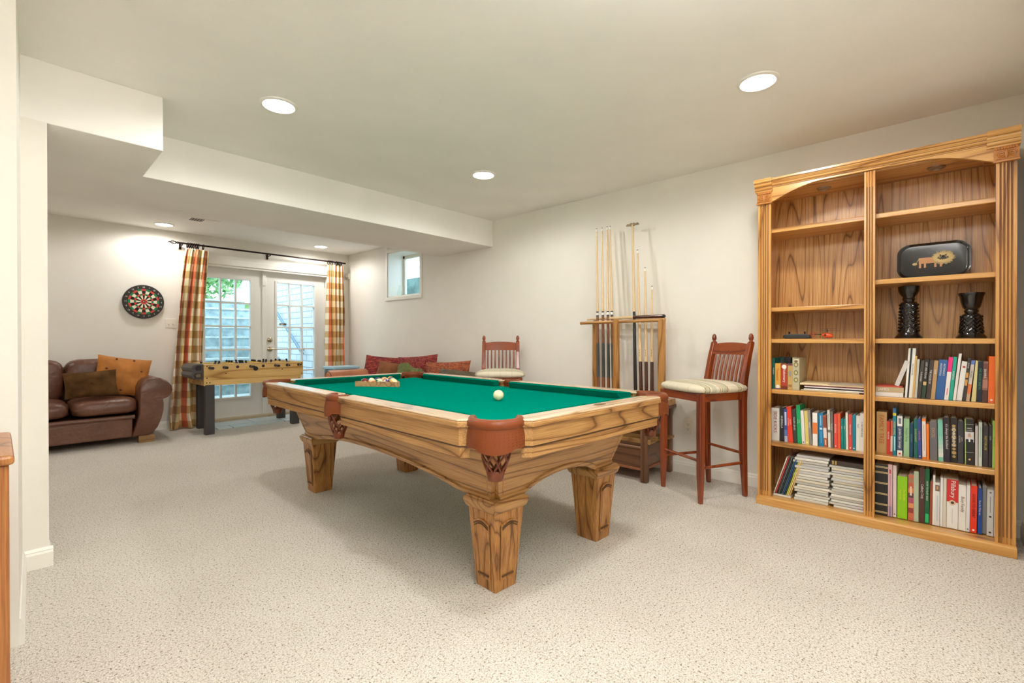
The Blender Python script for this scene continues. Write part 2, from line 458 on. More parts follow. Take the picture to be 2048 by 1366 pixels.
# clipped hedge and leafy shrubs at the top of the steps
def leafy(name, label, c, rad, n, rgbs, seed, size=.09):
    rnd = random.Random(seed)
    t = thing(name, label, 'shrub', (c[0], c[1], 1.86))
    m = MB(); m.fix = False
    for i in range(n):
        u = rnd.uniform(-1, 1); th = rnd.uniform(0, 2*PI); rr = rnd.uniform(.55, 1)**.5
        s_ = math.sqrt(1-u*u)
        p = Vector((rad[0]*rr*s_*math.cos(th), rad[1]*rr*s_*math.sin(th), rad[2]*(1+rr*u)))
        a = Vector((rnd.gauss(0, 1), rnd.gauss(0, 1), rnd.gauss(0, 1))).normalized()
        b_ = a.orthogonal().normalized(); k = size*rnd.uniform(.6, 1.3)
        m.add([p-a*k, p+b_*k*.4, p+a*k, p-b_*k*.4], [(0, 1, 2, 3)], rnd.randrange(len(rgbs)))
    m.build('foliage', [plain('leaf_%d_%s' % (i, name+str(seed)), g, rough=.7) for i, g in enumerate(rgbs)], t)
    st = MB()
    for k in range(4):
        st.tube([(.1*k-.15, 0, 0), (.2*k-.3, .05, rad[2]*.9)], [.03, .012], 6)
    st.build('stem', plain('bark', (92, 76, 58), rough=.9), t)
    return t
gr = [(176, 214, 150), (140, 192, 120), (206, 232, 178), (112, 160, 108)]
leafy('shrub', 'bright leafy green shrub above the outside steps, behind the left door glass', (2.15, 12.4), (1.6, .8, 1.45), 9000, gr, 3, .10)
leafy('shrub', 'leafy shrub left of the steps outside, mostly behind the left curtain', (-.75, 12.2), (1.2, .8, 1.5), 2200, gr, 4)
leafy('shrub', 'tall pale tree-like shrub far behind the outside steps', (3.1, 15.0), (2.2, 1.0, 2.2), 4200, [(196, 226, 176), (164, 206, 150), (140, 190, 140)], 5, .13)
# window well outside the small window
ww = MB()
ww.bb((4.9, 4.7, 1.2), (5.05, 8.0, 2.16)); ww.bb((XR+.3, 6.9, 1.2), (5.0, 7.05, 2.02)); ww.bb((XR+.16, 4.6, 1.2), (5.0, 6.5, 1.25))
struct('wall_window_well', ww, plain('teal_grey_stone', (118, 146, 140), rough=.9, mottle=.3, mscale=8.))

# ------------------------------------------------------------------ camera, world, lights
cam = bpy.data.cameras.new('camera'); co = bpy.data.objects.new('camera', cam); COL.objects.link(co)
cam.sensor_width = 36.; cam.lens = 950./2048*36.; cam.clip_start = .02
yaw, pit, rol = R(47.315), R(-.25), R(-.051)
fw_ = Vector((math.sin(yaw)*math.cos(pit), math.cos(yaw)*math.cos(pit), math.sin(pit)))
r0 = Vector((math.cos(yaw), -math.sin(yaw), 0)); u0 = r0.cross(fw_)
rr = r0*math.cos(rol)+u0*math.sin(rol); uu = u0*math.cos(rol)-r0*math.sin(rol)
Mc = Matrix((rr, uu, -fw_)).transposed().to_4x4(); Mc.translation = (0, 0, 1.096)
co.matrix_world = Mc
SC.camera = co
wd = bpy.data.worlds.new('sky'); SC.world = wd; wd.use_nodes = True
bg = wd.node_tree.nodes['Background']
bg.inputs['Color'].default_value = (.62, .84, 1.0, 1); bg.inputs['Strength'].default_value = 3.6
M_can = plain('can_white', (240, 238, 232), rough=.4)
M_bulb = emit('lamp_glow', (1., .97, .90), 12.)
def can_light(x, y, label, power, group='recessed ceiling downlights', r=.085):
    t = thing('recessed_light', label, 'ceiling light', (x, y, HC), 0, group)
    MB().lathe([(r+.016, 0), (r+.014, -.006), (r, -.010), (r-.004, -.006), (r-.004, -.002)], 36, cap=False).build('trim_ring', M_can, t, smooth=50)
    MB().lathe([(0, -.003), (r-.004, -.003), (r-.004, -.0015), (0, -.0015)], 36).build('lens', M_bulb, t)
    li = bpy.data.lights.new('downlight', 'SPOT'); li.energy = power; li.spot_size = R(176); li.spot_blend = .38
    li.shadow_soft_size = .09; li.color = (1., .972, .93)
    lo = bpy.data.objects.new('downlight', li); COL.objects.link(lo); lo.parent = t; lo.location = (0, 0, -.03)
    return t
PW = 38.
can_light(1.10, 2.83, 'recessed downlight nearest the boxed corner of the dropped beam', PW)
can_light(2.695, .74, 'recessed downlight at upper right, closest to the oak bookcase', PW)
can_light(2.694, 2.80, 'recessed downlight in front of the beam, above the pool table', PW)
can_light(1.325, 6.73, 'recessed downlight beyond the beam, above the dartboard', PW*.8)
can_light(3.17, 6.67, 'recessed downlight beyond the beam, above the right curtain', PW*.9)
can_light(1.10, .74, 'added unseen recessed downlight above the camera side of the room, near the left wall', PW)  # downlight added out of view as the fourth of the ceiling grid
can_light(-.5, 5.9, 'added unseen recessed downlight over the hidden left end of the brown sofa', PW*.9)  # unseen downlight added to brighten the left of the far room
# added unseen flash, assumed from the bright near ceiling, bounced beside the camera
fl_ = bpy.data.lights.new('added_bounce_flash', 'SPOT'); fl_.energy = 520.; fl_.spot_size = R(116); fl_.spot_blend = 1.; fl_.shadow_soft_size = .15; fl_.color = (.96, .98, 1.)
flo = bpy.data.objects.new('added_bounce_flash', fl_); COL.objects.link(flo); flo.location = (.32, -.02, 1.50); flo.rotation_euler = (R(180), R(9), 0)
SC.view_settings.view_transform = 'Standard'; SC.view_settings.look = 'None'; SC.view_settings.gamma = 1.
SC.view_settings.use_curve_mapping = False
SC.view_settings.exposure = 0.08
SC.cycles.use_denoising = True
SC.cycles.max_bounces = 10; SC.cycles.diffuse_bounces = 8; SC.cycles.transparent_max_bounces = 16
# ================================================================== POOL TABLE
OAK = ((190, 146, 90), (168, 122, 68), (112, 76, 36))
M_oak_x = wood('light_oak_grain_x', *OAK, axis='X', size=4.5, ring=15, stretch=.10)
M_oak_y = wood('light_oak_grain_y', *OAK, axis='Y', size=4.0, ring=15, stretch=.09)
M_oak_z = wood('light_oak_grain_z', (186, 134, 72), (160, 108, 52), (98, 62, 26), axis='Z', size=7.5, ring=12, stretch=.12)
M_oak_glare_x = wood('glare_rail_oak_x', (226, 203, 174), (214, 186, 152), (180, 146, 108), axis='X', size=5, ring=7, stretch=.1, rough=.22, coat=.6)  # rail-top glare put into the colour, paler than the side oak
M_oak_glare_y = wood('glare_rail_oak_y', (226, 203, 174), (214, 186, 152), (180, 146, 108), axis='Y', size=5, ring=7, stretch=.1, rough=.22, coat=.6)
M_groove_shade = plain('dark_oak_groove_shade', (84, 56, 30), rough=.6)  # routed oak grooves, also the painted shadow line under the blinds
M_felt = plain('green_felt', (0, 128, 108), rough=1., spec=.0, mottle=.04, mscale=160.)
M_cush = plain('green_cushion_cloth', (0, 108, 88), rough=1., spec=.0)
M_pleather = plain('chestnut_pocket_leather', (122, 60, 26), rough=.42, spec=.3, coat=.05, bump=.15, bscale=260.)
M_net = plain('chestnut_net_leather', (112, 52, 22), rough=.38)
TROT = R(-2.481)
TAB = thing('pool_table', 'oak pool table with green felt and leather net pockets in the middle of the room', 'pool table', (1.9249, 2.4219, 0), TROT)
HX, HY, ZT = .696, 1.285, .794
Sg = [(-1, -1), (1, -1), (1, 1), (-1, 1)]
def mirror(poly, sx, sy): return [(p[0]*sx, p[1]*sy) for p in poly]
RW, CW = .098, .150   # rail width, cushion nose
# --- slate bed and cloth
MB().bb((-HX+.09, -HY+.09, .70), (HX-.09, HY-.09, .7495)).build('playing_surface', M_felt, TAB)
# dark throats of the pockets
# --- rails
def rail_poly_long(sy):   # x outer at -HX, spans y from near corner to the side pocket (canonical sx=-1)
    y0, y1 = -HY+.205, -.062
    return [(-HX, y0), (-HX, y1), (-HX+.02, y1+.012), (-HX+RW, y1+.010), (-HX+RW, -HY+.235), (-HX+.035, -HY+.172)]
def rail_poly_short():
    return [(-HX+.205, -HY), (-HX+.172, -HY+.035), (-HX+.235, -HY+RW), (HX-.235, -HY+RW), (HX-.172, -HY+.035), (HX-.205, -HY)]
def rail_section(o, i, z0, zt):
    pass
def build_rail(poly, mat, side_mat, name):
    m = MB()
    m.prism(poly, ZT-.028, ZT, 'Z', 0)
    return m
for sx in (-1, 1):
    for sy in (-1, 1):
        p = mirror(rail_poly_long(1), -sx, -sy)
        m = MB().prism(p, ZT-.011, ZT, 'Z')
        o = m.build('rail', M_oak_glare_y, TAB, bevel=.004)
        # blind below the rail and the skirt strip under it, following the mitred ends
        def inset(e):
            return mirror([(-HX+e, -HY+.205+e*.4), (-HX+e, -.060), (-HX+.085, -.060), (-HX+.085, -HY+.235), (-HX+.035+e*.7, -HY+.172+e*.7)], -sx, -sy)
        b = MB().prism(inset(.008), ZT-.105, ZT-.028, 'Z', 0)
        b.prism(inset(-.003), ZT-.032, ZT-.0108, 'Z', 0)
        b.prism(inset(.010), ZT-.111, ZT-.105, 'Z', 1)  # dark strip painted in for the thin shadow line above the skirt
        b.prism(inset(.014), ZT-.152, ZT-.111, 'Z', 0)
        b.build('blind', [M_oak_y, M_groove_shade], o, bevel=.004)
        # cushion
        cpts = lambda: None
        ya, yb_ = -HY+.240, -.066
        ring = [(-HX+RW, ya, ZT-.001), (-HX+CW, ya+.062, ZT-.006), (-HX+CW-.004, ya+.060, ZT-.012), (-HX+CW-.02, ya+.045, ZT-.046), (-HX+RW, ya, ZT-.046)]
        ring2 = [(-HX+RW, yb_, ZT-.001), (-HX+CW, yb_-.016, ZT-.006), (-HX+CW-.004, yb_-.016, ZT-.012), (-HX+CW-.02, yb_-.012, ZT-.046), (-HX+RW, yb_, ZT-.046)]
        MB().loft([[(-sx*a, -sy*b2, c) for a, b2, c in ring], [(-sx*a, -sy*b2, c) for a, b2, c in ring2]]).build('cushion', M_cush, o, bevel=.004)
for sy in (-1, 1):
    p = mirror(rail_poly_short(), 1, -sy)
    o = MB().prism(p, ZT-.011, ZT, 'Z').build('rail', M_oak_glare_x, TAB, bevel=.004)
    yo = sy*HY
    def inset(e):
        return mirror([(-HX+.205+e*.4, -HY+e), (-HX+.172+e*.7, -HY+.035+e*.7), (-HX+.235, -HY+.085), (HX-.235, -HY+.085), (HX-.172-e*.7, -HY+.035+e*.7), (HX-.205-e*.4, -HY+e)], 1, -sy)
    b = MB().prism(inset(.008), ZT-.105, ZT-.028, 'Z', 0)
    b.prism(inset(-.003), ZT-.032, ZT-.0108, 'Z', 0)
    b.prism(inset(.010), ZT-.111, ZT-.105, 'Z', 1)  # same painted shadow line on the short side
    b.prism(inset(.014), ZT-.152, ZT-.111, 'Z', 0)
    b.build('blind', [M_oak_x, M_groove_shade], o, bevel=.004)
    xa = HX-.240
    def rg(s):
        return [(s*xa, -sy*(-HY+RW), ZT-.001), (s*(xa-.062), -sy*(-HY+CW), ZT-.006), (s*(xa-.060), -sy*(-HY+CW-.004), ZT-.012), (s*(xa-.045), -sy*(-HY+CW-.02), ZT-.046), (s*xa, -sy*(-HY+RW), ZT-.046)]
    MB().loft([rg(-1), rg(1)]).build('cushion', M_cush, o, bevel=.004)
    if sy == -1:
        MB().lathe([(0, 0), (.030, 0), (.028, .002), (0, .002)], 28, M=Matrix.Translation((.02, yo+.055, ZT)) @ Matrix.Diagonal((1.5, .62, 1, 1))).build('name_plate', plain('dark_oval_plate', (120, 92, 66), rough=.4), o, smooth=40)
# --- apron cabinet: four tilted panels with an arched lower edge
AT, AB = .105, .012     # outward offset of the apron from the leg line at the top and the bottom
LX, LY = .4325, 1.006   # leg outer line
ZA0, ZA1 = .405, .690
def apron(axis, s):
    n = 40; half = LY if axis == 'Y' else LX
    rise = .070 if axis == 'Y' else .062
    flat = .20 if axis == 'Y' else .15
    def zlow(t):
        d = half-abs(t)
        if d < flat: return ZA0
        q = min(1, (d-flat)/(half-flat)); q = 1-(1-q)**2.2
        return ZA0+rise*q
    outs, ins = [], []
    m = MB(); thick = .026
    def pt(t, z, inn):
        k = (z-ZA0)/(ZA1-ZA0); off = AB+(AT-AB)*k
        e = half+off-.022      # corner mitred back to leave the corner post
        tt = max(-1, min(1, t/half))*e
        d = (LX if axis == 'Y' else LY)+off-inn
        return (s*d, tt, z) if axis == 'Y' else (tt, s*d, z)
    rows = []
    zs = lambda t: [zlow(t)+(ZA1-zlow(t))*q for q in (0, .04, .05, 1)]
    outer = [[pt(-half+2*half*i/n, z, 0 if j != 0 else -.004) for j, z in enumerate(zs(-half+2*half*i/n))] for i in range(n+1)]
    inner = [[pt(-half+2*half*i/n, z, thick) for z in zs(-half+2*half*i/n)][::-1] for i in range(n+1)]
    rings = [outer[i]+inner[i] for i in range(n+1)]
    m.loft(rings)
    o = m.build('apron', M_oak_y if axis == 'Y' else M_oak_x, TAB, smooth=30)
    # moulded edge strip following the arch
    st = MB(); rr_ = []
    for i in range(n+1):
        t = -half+2*half*i/n; z = zlow(t)
        a = Vector(pt(t, z-.004, -.010)); b = Vector(pt(t, z+.016, -.010)); c = Vector(pt(t, z+.022, .0)); d = Vector(pt(t, z-.004, .02))
        rr_.append([a, b, c, d])
    st.loft(rr_).build('edge_moulding', M_oak_y if axis == 'Y' else M_oak_x, o, smooth=40)
for s in (-1, 1):
    apron('Y', s); apron('X', s)
for sx, sy in Sg:
    c = MB()
    def q(k, w_):
        x, y = sx*(LX+k), sy*(LY+k)
        return [(x-sx*w_, y+sy*.004), (x+sx*.004, y-sy*w_), (x-sx*.03, y-sy*.05), (x-sx*.05, y-sy*.03)]
    lo = [(x, y, .392) for x, y in q(AB-.003, .046)]; hi = [(x, y, ZA1) for x, y in q(AT-.003, .056)]
    c.loft([lo, hi]).build('corner_post', M_oak_z, TAB, bevel=.003)
# --- legs: tapered, moulded cap, arched raised panel on the outer faces
for sx, sy in Sg:
    wb, wt, zt = .0625, .088, .355
    cx, cy = sx*(LX-wb), sy*(LY-wb)
    def sq(w_, z): return [(cx-w_, cy-w_, z), (cx+w_, cy-w_, z), (cx+w_, cy+w_, z), (cx-w_, cy+w_, z)]
    lg = MB().loft([sq(wb, 0), sq(wt, zt)]).build('leg', M_oak_z, TAB, bevel=.004)
    MB().loft([sq(wt+.002, zt-.004), sq(wt+.010, zt+.004), sq(wt+.012, zt+.010), sq(wt+.016, zt+.022), sq(wt+.019, zt+.034), sq(wt+.014, zt+.042), sq(wt+.008, zt+.046), sq(wt+.006, zt+.052)]).build('cap_moulding', M_oak_x, lg, bevel=.003)
    for face in (0, 1):
        pm = MB()
        # face frame: u along the face, z up
        def fp(u, z, o_):
            k = z/zt; w_ = wb+(wt-wb)*k
            if face == 0: return (cx+sx*(w_+o_), cy+u*w_, z)
            return (cx+u*w_, cy+sy*(w_+o_), z)
        N = 10
        arch = [(-.62+1.24*i/N, .298+.017*math.sin(PI*i/N)) for i in range(N+1)]
        out = [(-.62, .052), (.62, .052)]+arch[::-1]
        pm.loft([[fp(u, z, .0005) for u, z in out], [fp(u*.97, z, .007) for u, z in out], [fp(u*.86, .052+(z-.052)*.95+.007, .007) for u, z in out], [fp(u*.80, .052+(z-.052)*.93+.010, .004) for u, z in out]], 0)
        # dark routed arch and foot
        for dz in (.0, .010):
            pm.tube([fp(u*(.92-dz*5), z-.010-dz, .0072) for u, z in arch], .0026, 5, 1)
        pm.tube([fp(-.5, .070, .0075), fp(.5, .070, .0075)], .004, 5, 1)
        for s_ in (-1, 1): pm.tube([fp(s_*.62, .056, .002), fp(s_*.62, .298, .002)], .0016, 4, 1)
        pm.build('arched_panel', [M_oak_z, M_groove_shade], lg)
# --- pockets
def pocket(cx, cy, ang, side):
    """ang = direction (in table coords) pointing away from the table"""
    r_ = .094 if not side else .066
    M = Matrix.Translation((cx, cy, 0)) @ Matrix.Rotation(ang, 4, 'Z')   # local +x points outwards
    root = MB()
    half = R(108) if not side else R(100)
    n = 22; rings = []
    for i in range(n+1):
        a = -half+2*half*i/n
        prof = [(-.014, -.030), (-.016, -.006), (-.006, .004), (.008, .003), (.018, -.008), (.020, -.024), (.012, -.034)]
        rings.append([((r_+u)*math.cos(a)*(1. if not side else .9), (r_+u)*math.sin(a), ZT+z+.003) for u, z in prof])
    root.loft(rings, 0, True, True, M)
    p = root.build('pocket', M_pleather, TAB, smooth=50)
    # inner leather liner
    li = MB()
    rg = [[((r_-.012)*math.cos(-half*1.0+2*half*i/n), (r_-.012)*math.sin(-half+2*half*i/n), z) for i in range(n+1)] for z in (ZT-.02, .70)]
    rg += [[((r_-.009)*math.cos(-half+2*half*i/n), (r_-.009)*math.sin(-half+2*half*i/n), z) for i in range(n+1)] for z in (.70, ZT-.02)]
    li.loft(rg, 0, False, False, M)
    li.build('liner', M_net, p, smooth=50)
    # scalloped shield
    sh = MB(); hs = R(84) if not side else R(72); n2 = 36; w_ = r_+.013
    def zl(t):
        k = abs(t)
        base = ZT-.108 if not side else ZT-.098
        if k < .42: return base-.012*math.cos(k/.42*PI/2)
        if k < .70: return base+.003+.004*math.sin((k-.42)/.28*PI)
        return base+.006-.004*math.sin((k-.70)/.30*PI)
    def fl(z): return w_+.016*((ZT-.03-z)/.09)*.5
    def ring(z_f, dr): return [((fl(z_f(t))+dr)*math.cos(t*hs), (fl(z_f(t))+dr)*math.sin(t*hs), z_f(t)) for t in [-1+2*i/n2 for i in range(n2+1)]]
    top = lambda t: ZT-.026
    mid = lambda t: (ZT-.026)*.5+zl(t)*.5
    sh.loft([ring(top, 0), ring(mid, .004), ring(zl, .0), ring(zl, -.006), ring(mid, -.004), ring(top, -.006), ring(top, 0)], 0, False, False, M)
    # tooled studs
    if not side:
        for i in range(-8, 9):
            for j in range(5):
                t = i/9.5; z = ZT-.045-.011*j
                rr2 = fl(z)+.0035
                sh.sphere((rr2*math.cos(t*hs), rr2*math.sin(t*hs), z), .0017, 5, 3, 0, M)
    sh.build('shield', M_pleather, p, smooth=50)
    # net basket of interlaced straps
    nt_ = MB(); zt_, zb = ZT-.088, .588; K = 14
    r0_, r1_ = (.058, .030) if not side else (.052, .028)
    M2 = M @ Matrix.Translation((.018 if not side else .012, 0, 0))
    for k in range(K):
        pts = []
        for i in range(21):
            q_ = i/20; a = 2*PI*k/K + (-1)**k*(PI/K)*.86*math.cos(2*PI*q_*1.5)
            rad_ = r0_+(r1_-r0_)*q_**1.3+.006*math.sin(PI*q_)
            pts.append((rad_*math.cos(a), rad_*math.sin(a), zt_+(zb-zt_)*q_))
        nt_.tube(pts, .0042, 6, 0, True, M2)
    nt_.lathe([(r1_+.001, zb+.010), (r1_+.005, zb), (r1_+.002, zb-.012), (r1_-.001, zb-.028), (r1_-.004, zb-.030), (.0, zb-.029)], 18, (0, 0, 0), 0, M2, cap=False)
    nt_.build('net', M_net, p, smooth=60)
cc = .124
for sx, sy in Sg: pocket(sx*(HX-cc), sy*(HY-cc), math.atan2(sy, sx), False)
for sx in (-1, 1): pocket(sx*(HX-.045), 0, 0 if sx > 0 else PI, True)
# ------------------------------------------------------------------ balls
def tab_pt(lx, ly, z):
    c, s = math.cos(TROT), math.sin(TROT)
    return (1.9249+c*lx-s*ly, 2.4219+s*lx+c*ly, z)
BR = .0286; ZF = .7495
M_ivory = plain('ivory_ball', (238, 228, 186), rough=.12, coat=.5)
BC = {1: (232, 178, 40), 2: (30, 50, 130), 3: (200, 50, 40), 4: (76, 40, 110), 5: (228, 110, 40), 6: (20, 110, 70), 7: (120, 32, 30), 8: (24, 24, 24)}
BN = {1: 'yellow', 2: 'blue', 3: 'red', 4: 'purple', 5: 'orange', 6: 'green', 7: 'maroon', 8: 'black'}
def ball(num, loc, label, rot):
    m = MB(); n, k = 28, 18; rings = []
    base = num if num <= 8 else num-8
    col = plain('ball_'+BN[base], BC[base], rough=.12, coat=.5)
    o_ = len(m.v)
    for j in range(k+1):
        t = PI*j/k; rr = max(math.sin(t), 1e-3)
        rings.append([(BR*rr*math.cos(2*PI*i/n), BR*rr*math.sin(2*PI*i/n), -BR*math.cos(t)) for i in range(n)])
    for j in range(k):
        lat = abs(math.cos(PI*(j+.5)/k))
        mi = 0 if (num <= 8 or lat < .55) else 1
        m.loft([rings[j], rings[j+1]], mi, False)
    # number disc on two sides
    for sgn in (1, -1):
        Mx = Matrix.Rotation(R(90)*sgn, 4, 'Y') if True else None
        d = [[(.0115*q*math.cos(2*PI*i/16), .0115*q*math.sin(2*PI*i/16), math.sqrt(BR*BR-(.0115*q)**2)+.0003) for i in range(16)] for q in (1, .5, .02)]
        m.loft(d, 1, True, True, Mx)
        m.text(str(num), .013, Mx @ Matrix.Translation((0, 0, BR+.0005)), 2)
    o = m.build('pool_ball', [col, M_ivory, plain('ball_digit', (20, 20, 20), rough=.3)], None, smooth=50)
    o.location = loc; o.rotation_euler = rot
    return tag(o, label, 'pool ball', 'racked pool balls')
# triangle rack holding the racked balls, flat side towards the camera
D1 = Vector((.541, -.841, 0)); D2 = Vector((.841, .541, 0))
TMID = Vector((1.8915, 3.097, ZF))
inner = 4*2*BR+2*BR*math.sqrt(3)
tw = .009; outer = inner+2*math.sqrt(3)*tw
apex = lambda L, off: [TMID-D1*L/2+D2*off, TMID+D1*L/2+D2*off, TMID+D2*(off+L*math.sqrt(3)/2)]
TO, TI = apex(outer, 0), apex(inner, tw)
m = MB()
def rounded(tri, r, n=5):
    out = []; c = (tri[0]+tri[1]+tri[2])/3
    for k in range(3):
        p, a, b = tri[k], tri[k-1], tri[(k+1) % 3]
        p1 = p+(a-p).normalized()*r; p2 = p+(b-p).normalized()*r
        for i in range(n+1):
            t = i/n; out.append(p1*(1-t)**2+p*2*t*(1-t)+p2*t*t)
    return out
ro, ri = rounded(TO, .012), rounded(TI, .02)
up = Vector((0, 0, 1))
m.loft([[p for p in ro], [p+up*.036 for p in ro], [p+up*.036 for p in ri], [p for p in ri], [p for p in ro]], 0, False)
tr = m.build('ball_rack', wood('rack_wood', (206, 164, 118), (186, 142, 96), (150, 104, 64), axis='X', size=9), None, bevel=.002)
tag(tr, 'wooden triangle ball rack lying on the green felt around the racked balls', 'ball rack')
rows = [[7, 13, 14, 12, 9], [10, 8, 3, 15], [2, 11, 6], [5, 4], [1]]
nm = lambda k: ('%s solid' % BN[k] if k <= 8 else '%s striped' % BN[k-8])
posn = {0: ['at its left end', 'second from the left', 'in the middle', 'second from the right', 'at its right end']}
rnd = random.Random(11)
for r_, row in enumerate(rows):
    for k, num in enumerate(row):
        p = TMID+D2*(tw+BR+r_*BR*math.sqrt(3))+D1*((k-(len(row)-1)/2)*2*BR)
        where = 'in the front row of the triangle rack' if r_ == 0 else ('in the second row of the triangle rack' if r_ == 1 else 'deep in the triangle rack')
        ball(num, (p.x, p.y, ZF+BR), '%s number %d pool ball %s' % (nm(num), num, where), (rnd.uniform(-.6, .6), rnd.uniform(-.5, .5), PI+.6+rnd.uniform(-.7, .7)))
cb = MB().sphere((0, 0, 0), BR*1.06, 32, 20).build('cue_ball', M_ivory, None, smooth=60)
cb.location = (1.925, 1.880, ZF+BR*1.06)
tag(cb, 'plain cream cue ball alone on the green felt', 'cue ball')

# ================================================================== BAR STOOLS
CH = ((146, 66, 26), (126, 52, 20), (94, 36, 14))
M_cherry = wood('cherry_stain', *CH, axis='Z', size=6, ring=4, stretch=.08, rough=.22, pores=.25, coat=.5)
M_cherry_x = wood('cherry_stain_rail', *CH, axis='Y', size=6, ring=4, stretch=.08, rough=.22, pores=.25, coat=.5)
def seat_fabric():
    m, nt, b = new_mat('striped_seat_fabric'); L = nt.links
    tc = nd(nt, 'ShaderNodeTexCoord'); sx = nd(nt, 'ShaderNodeSeparateXYZ'); L.new(tc.outputs['Object'], sx.inputs[0])
    mu = nd(nt, 'ShaderNodeMath', operation='MULTIPLY'); mu.inputs[1].default_value = 3.6; L.new(sx.outputs['X'], mu.inputs[0])
    ad = nd(nt, 'ShaderNodeMath', operation='ADD'); ad.inputs[1].default_value = 10.15; L.new(mu.outputs[0], ad.inputs[0])
    fr = nd(nt, 'ShaderNodeMath', operation='FRACT'); L.new(ad.outputs[0], fr.inputs[0])
    A, Bc, C_ = lin((220, 212, 190)), lin((192, 190, 166)), lin((160, 128, 72))
    r = ramp(nt, [(0, A), (.16, C_), (.185, Bc), (.30, A), (.33, C_), (.345, A), (.40, C_), (.415, A), (.52, Bc), (.66, A), (.70, C_), (.72, Bc), (.80, C_), (.815, A)], 'CONSTANT')
    L.new(fr.outputs[0], r.inputs['Fac'])
    mu2 = nd(nt, 'ShaderNodeMath', operation='MULTIPLY'); mu2.inputs[1].default_value = 9.; L.new(sx.outputs['Y'], mu2.inputs[0])
    ad2 = nd(nt, 'ShaderNodeMath', operation='ADD'); ad2.inputs[1].default_value = 10.; L.new(mu2.outputs[0], ad2.inputs[0])
    fr2 = nd(nt, 'ShaderNodeMath', operation='FRACT'); L.new(ad2.outputs[0], fr2.inputs[0])
    r2 = ramp(nt, [(0, (.66, .58, .42)), (.04, (1, 1, 1)), (.5, (.92, .9, .8)), (.55, (1, 1, 1))], 'CONSTANT'); L.new(fr2.outputs[0], r2.inputs['Fac'])
    mx = nd(nt, 'ShaderNodeMix', data_type='RGBA', blend_type='MULTIPLY'); mx.inputs[0].default_value = .45
    L.new(r.outputs['Color'], mx.inputs[6]); L.new(r2.outputs['Color'], mx.inputs[7]); L.new(mx.outputs[2], b.inputs['Base Color'])
    b.inputs['Roughness'].default_value = .9
    return m
def make_stool(label, loc, rz):
    t = thing('bar_stool', label, 'bar stool', loc, rz, 'cherry bar stools')
    fx, fy, bx, by = .1975, .197, -.1975, .176
    legz = .705
    for s in (1, -1):
        m = MB(); c = Vector((fx, s*fy, 0)); top = Vector((fx-.005, s*(fy-.004), legz+.028))
        def sq(c_, h_): return [(c_.x-h_, c_.y-h_, c_.z), (c_.x+h_, c_.y-h_, c_.z), (c_.x+h_, c_.y+h_, c_.z), (c_.x-h_, c_.y+h_, c_.z)]
        m.loft([sq(c, .0125), sq(c.lerp(top, .28), .0195), sq(top, .0205)]).build('front_leg', M_cherry, t, bevel=.004)
        # rear leg runs up into the raked back post with a turned finial
        p = [Vector((bx-.005, s*by, 0)), Vector((bx+.012, s*by, .30)), Vector((bx+.016, s*by, .66)), Vector((bx+.006, s*by, .80)), Vector((bx-.030, s*by, .97)), Vector((bx-.058, s*by, 1.075))]
        h_ = [.014, .020, .021, .020, .0185, .0175]
        m = MB().loft([sq(q, k) for q, k in zip(p, h_)])
        rl = m.build('rear_leg', M_cherry, t, bevel=.005)
        MB().lathe([(.017, 0), (.019, .004), (.013, .008), (.011, .012), (.016, .024), (.0175, .034), (.014, .052), (.007, .062), (0, .064)], 16, (bx-.058, s*by, 1.073)).build('finial', M_cherry, rl, smooth=60)
    # apron
    def rail(name, a, b, w, h, mat=M_cherry_x):
        a, b = Vector(a), Vector(b); d = (b-a); ang = math.atan2(d.y, d.x)
        return MB().box((a+b)/2, (d.length, w, h), rz=ang).build(name, mat, t, bevel=.003)
    za = .705
    rail('apron_rail', (fx, fy-.012, za), (fx, -fy+.012, za), .022, .056)
    for s in (1, -1): rail('apron_rail', (fx, s*fy, za), (bx+.016, s*by, za), .022, .056)
    rail('apron_rail', (bx+.016, by, za), (bx+.016, -by, za), .022, .056)
    # stretchers
    def st(a, b): MB().tube([a, b], [.0105, .0105], 8).build('stretcher', M_cherry, t, smooth=60)
    st((fx, fy, .283), (fx, -fy, .283)); st((bx+.011, by, .302), (bx+.011, -by, .302))
    for s in (1, -1): st((fx, s*fy, .236), (bx+.009, s*by, .238))
    # crest rail, arched and curved back
    m = MB(); rg = []
    for i in range(13):
        u = -1+2*i/12; y = u*by; cur = -.018*(1-u*u); zt_ = 1.058+.014*(1-u*u)
        x0 = bx-.030+cur
        rg.append([(x0+.009, y, .985), (x0-.009, y, .983), (x0-.031, y, zt_), (x0-.014, y, zt_+.001)])
    m.loft(rg).build('crest_rail', M_cherry_x, t, smooth=40)
    for k in range(8):
        u = -1+2*(k+1)/9; y = u*by*.98; cur = -.018*(1-u*u)
        MB().tube([(bx+.012, y*.97, .735), (bx-.004+cur*.4, y, .86), (bx-.030+cur, y, .99)], [.007, .0085, .0065], 8).build('spindle', M_cherry, t, smooth=60)
    # upholstered seat
    m = MB(); rg = []
    def outline(k, z, grow):
        pts = []
        for i in range(40):
            a = 2*PI*i/40; cx_, sy_ = math.cos(a), math.sin(a)
            ex = abs(cx_)**.42*(1 if cx_ >= 0 else -1); ey = abs(sy_)**.42*(1 if sy_ >= 0 else -1)
            x = ex*(.222+grow); wy = (.222+grow)+(ex*.018)
            pts.append((x*k, ey*wy*k, z))
        return pts
    for k, z, g in ((.97, .732, -.006), (1, .742, .010), (1, .760, .016), (.985, .776, .010), (.90, .789, 0), (.7, .798, 0), (.4, .803, 0), (.05, .804, 0)):
        rg.append(outline(k, z, g))
    M_ = Matrix.Translation((-.004, 0, 0))
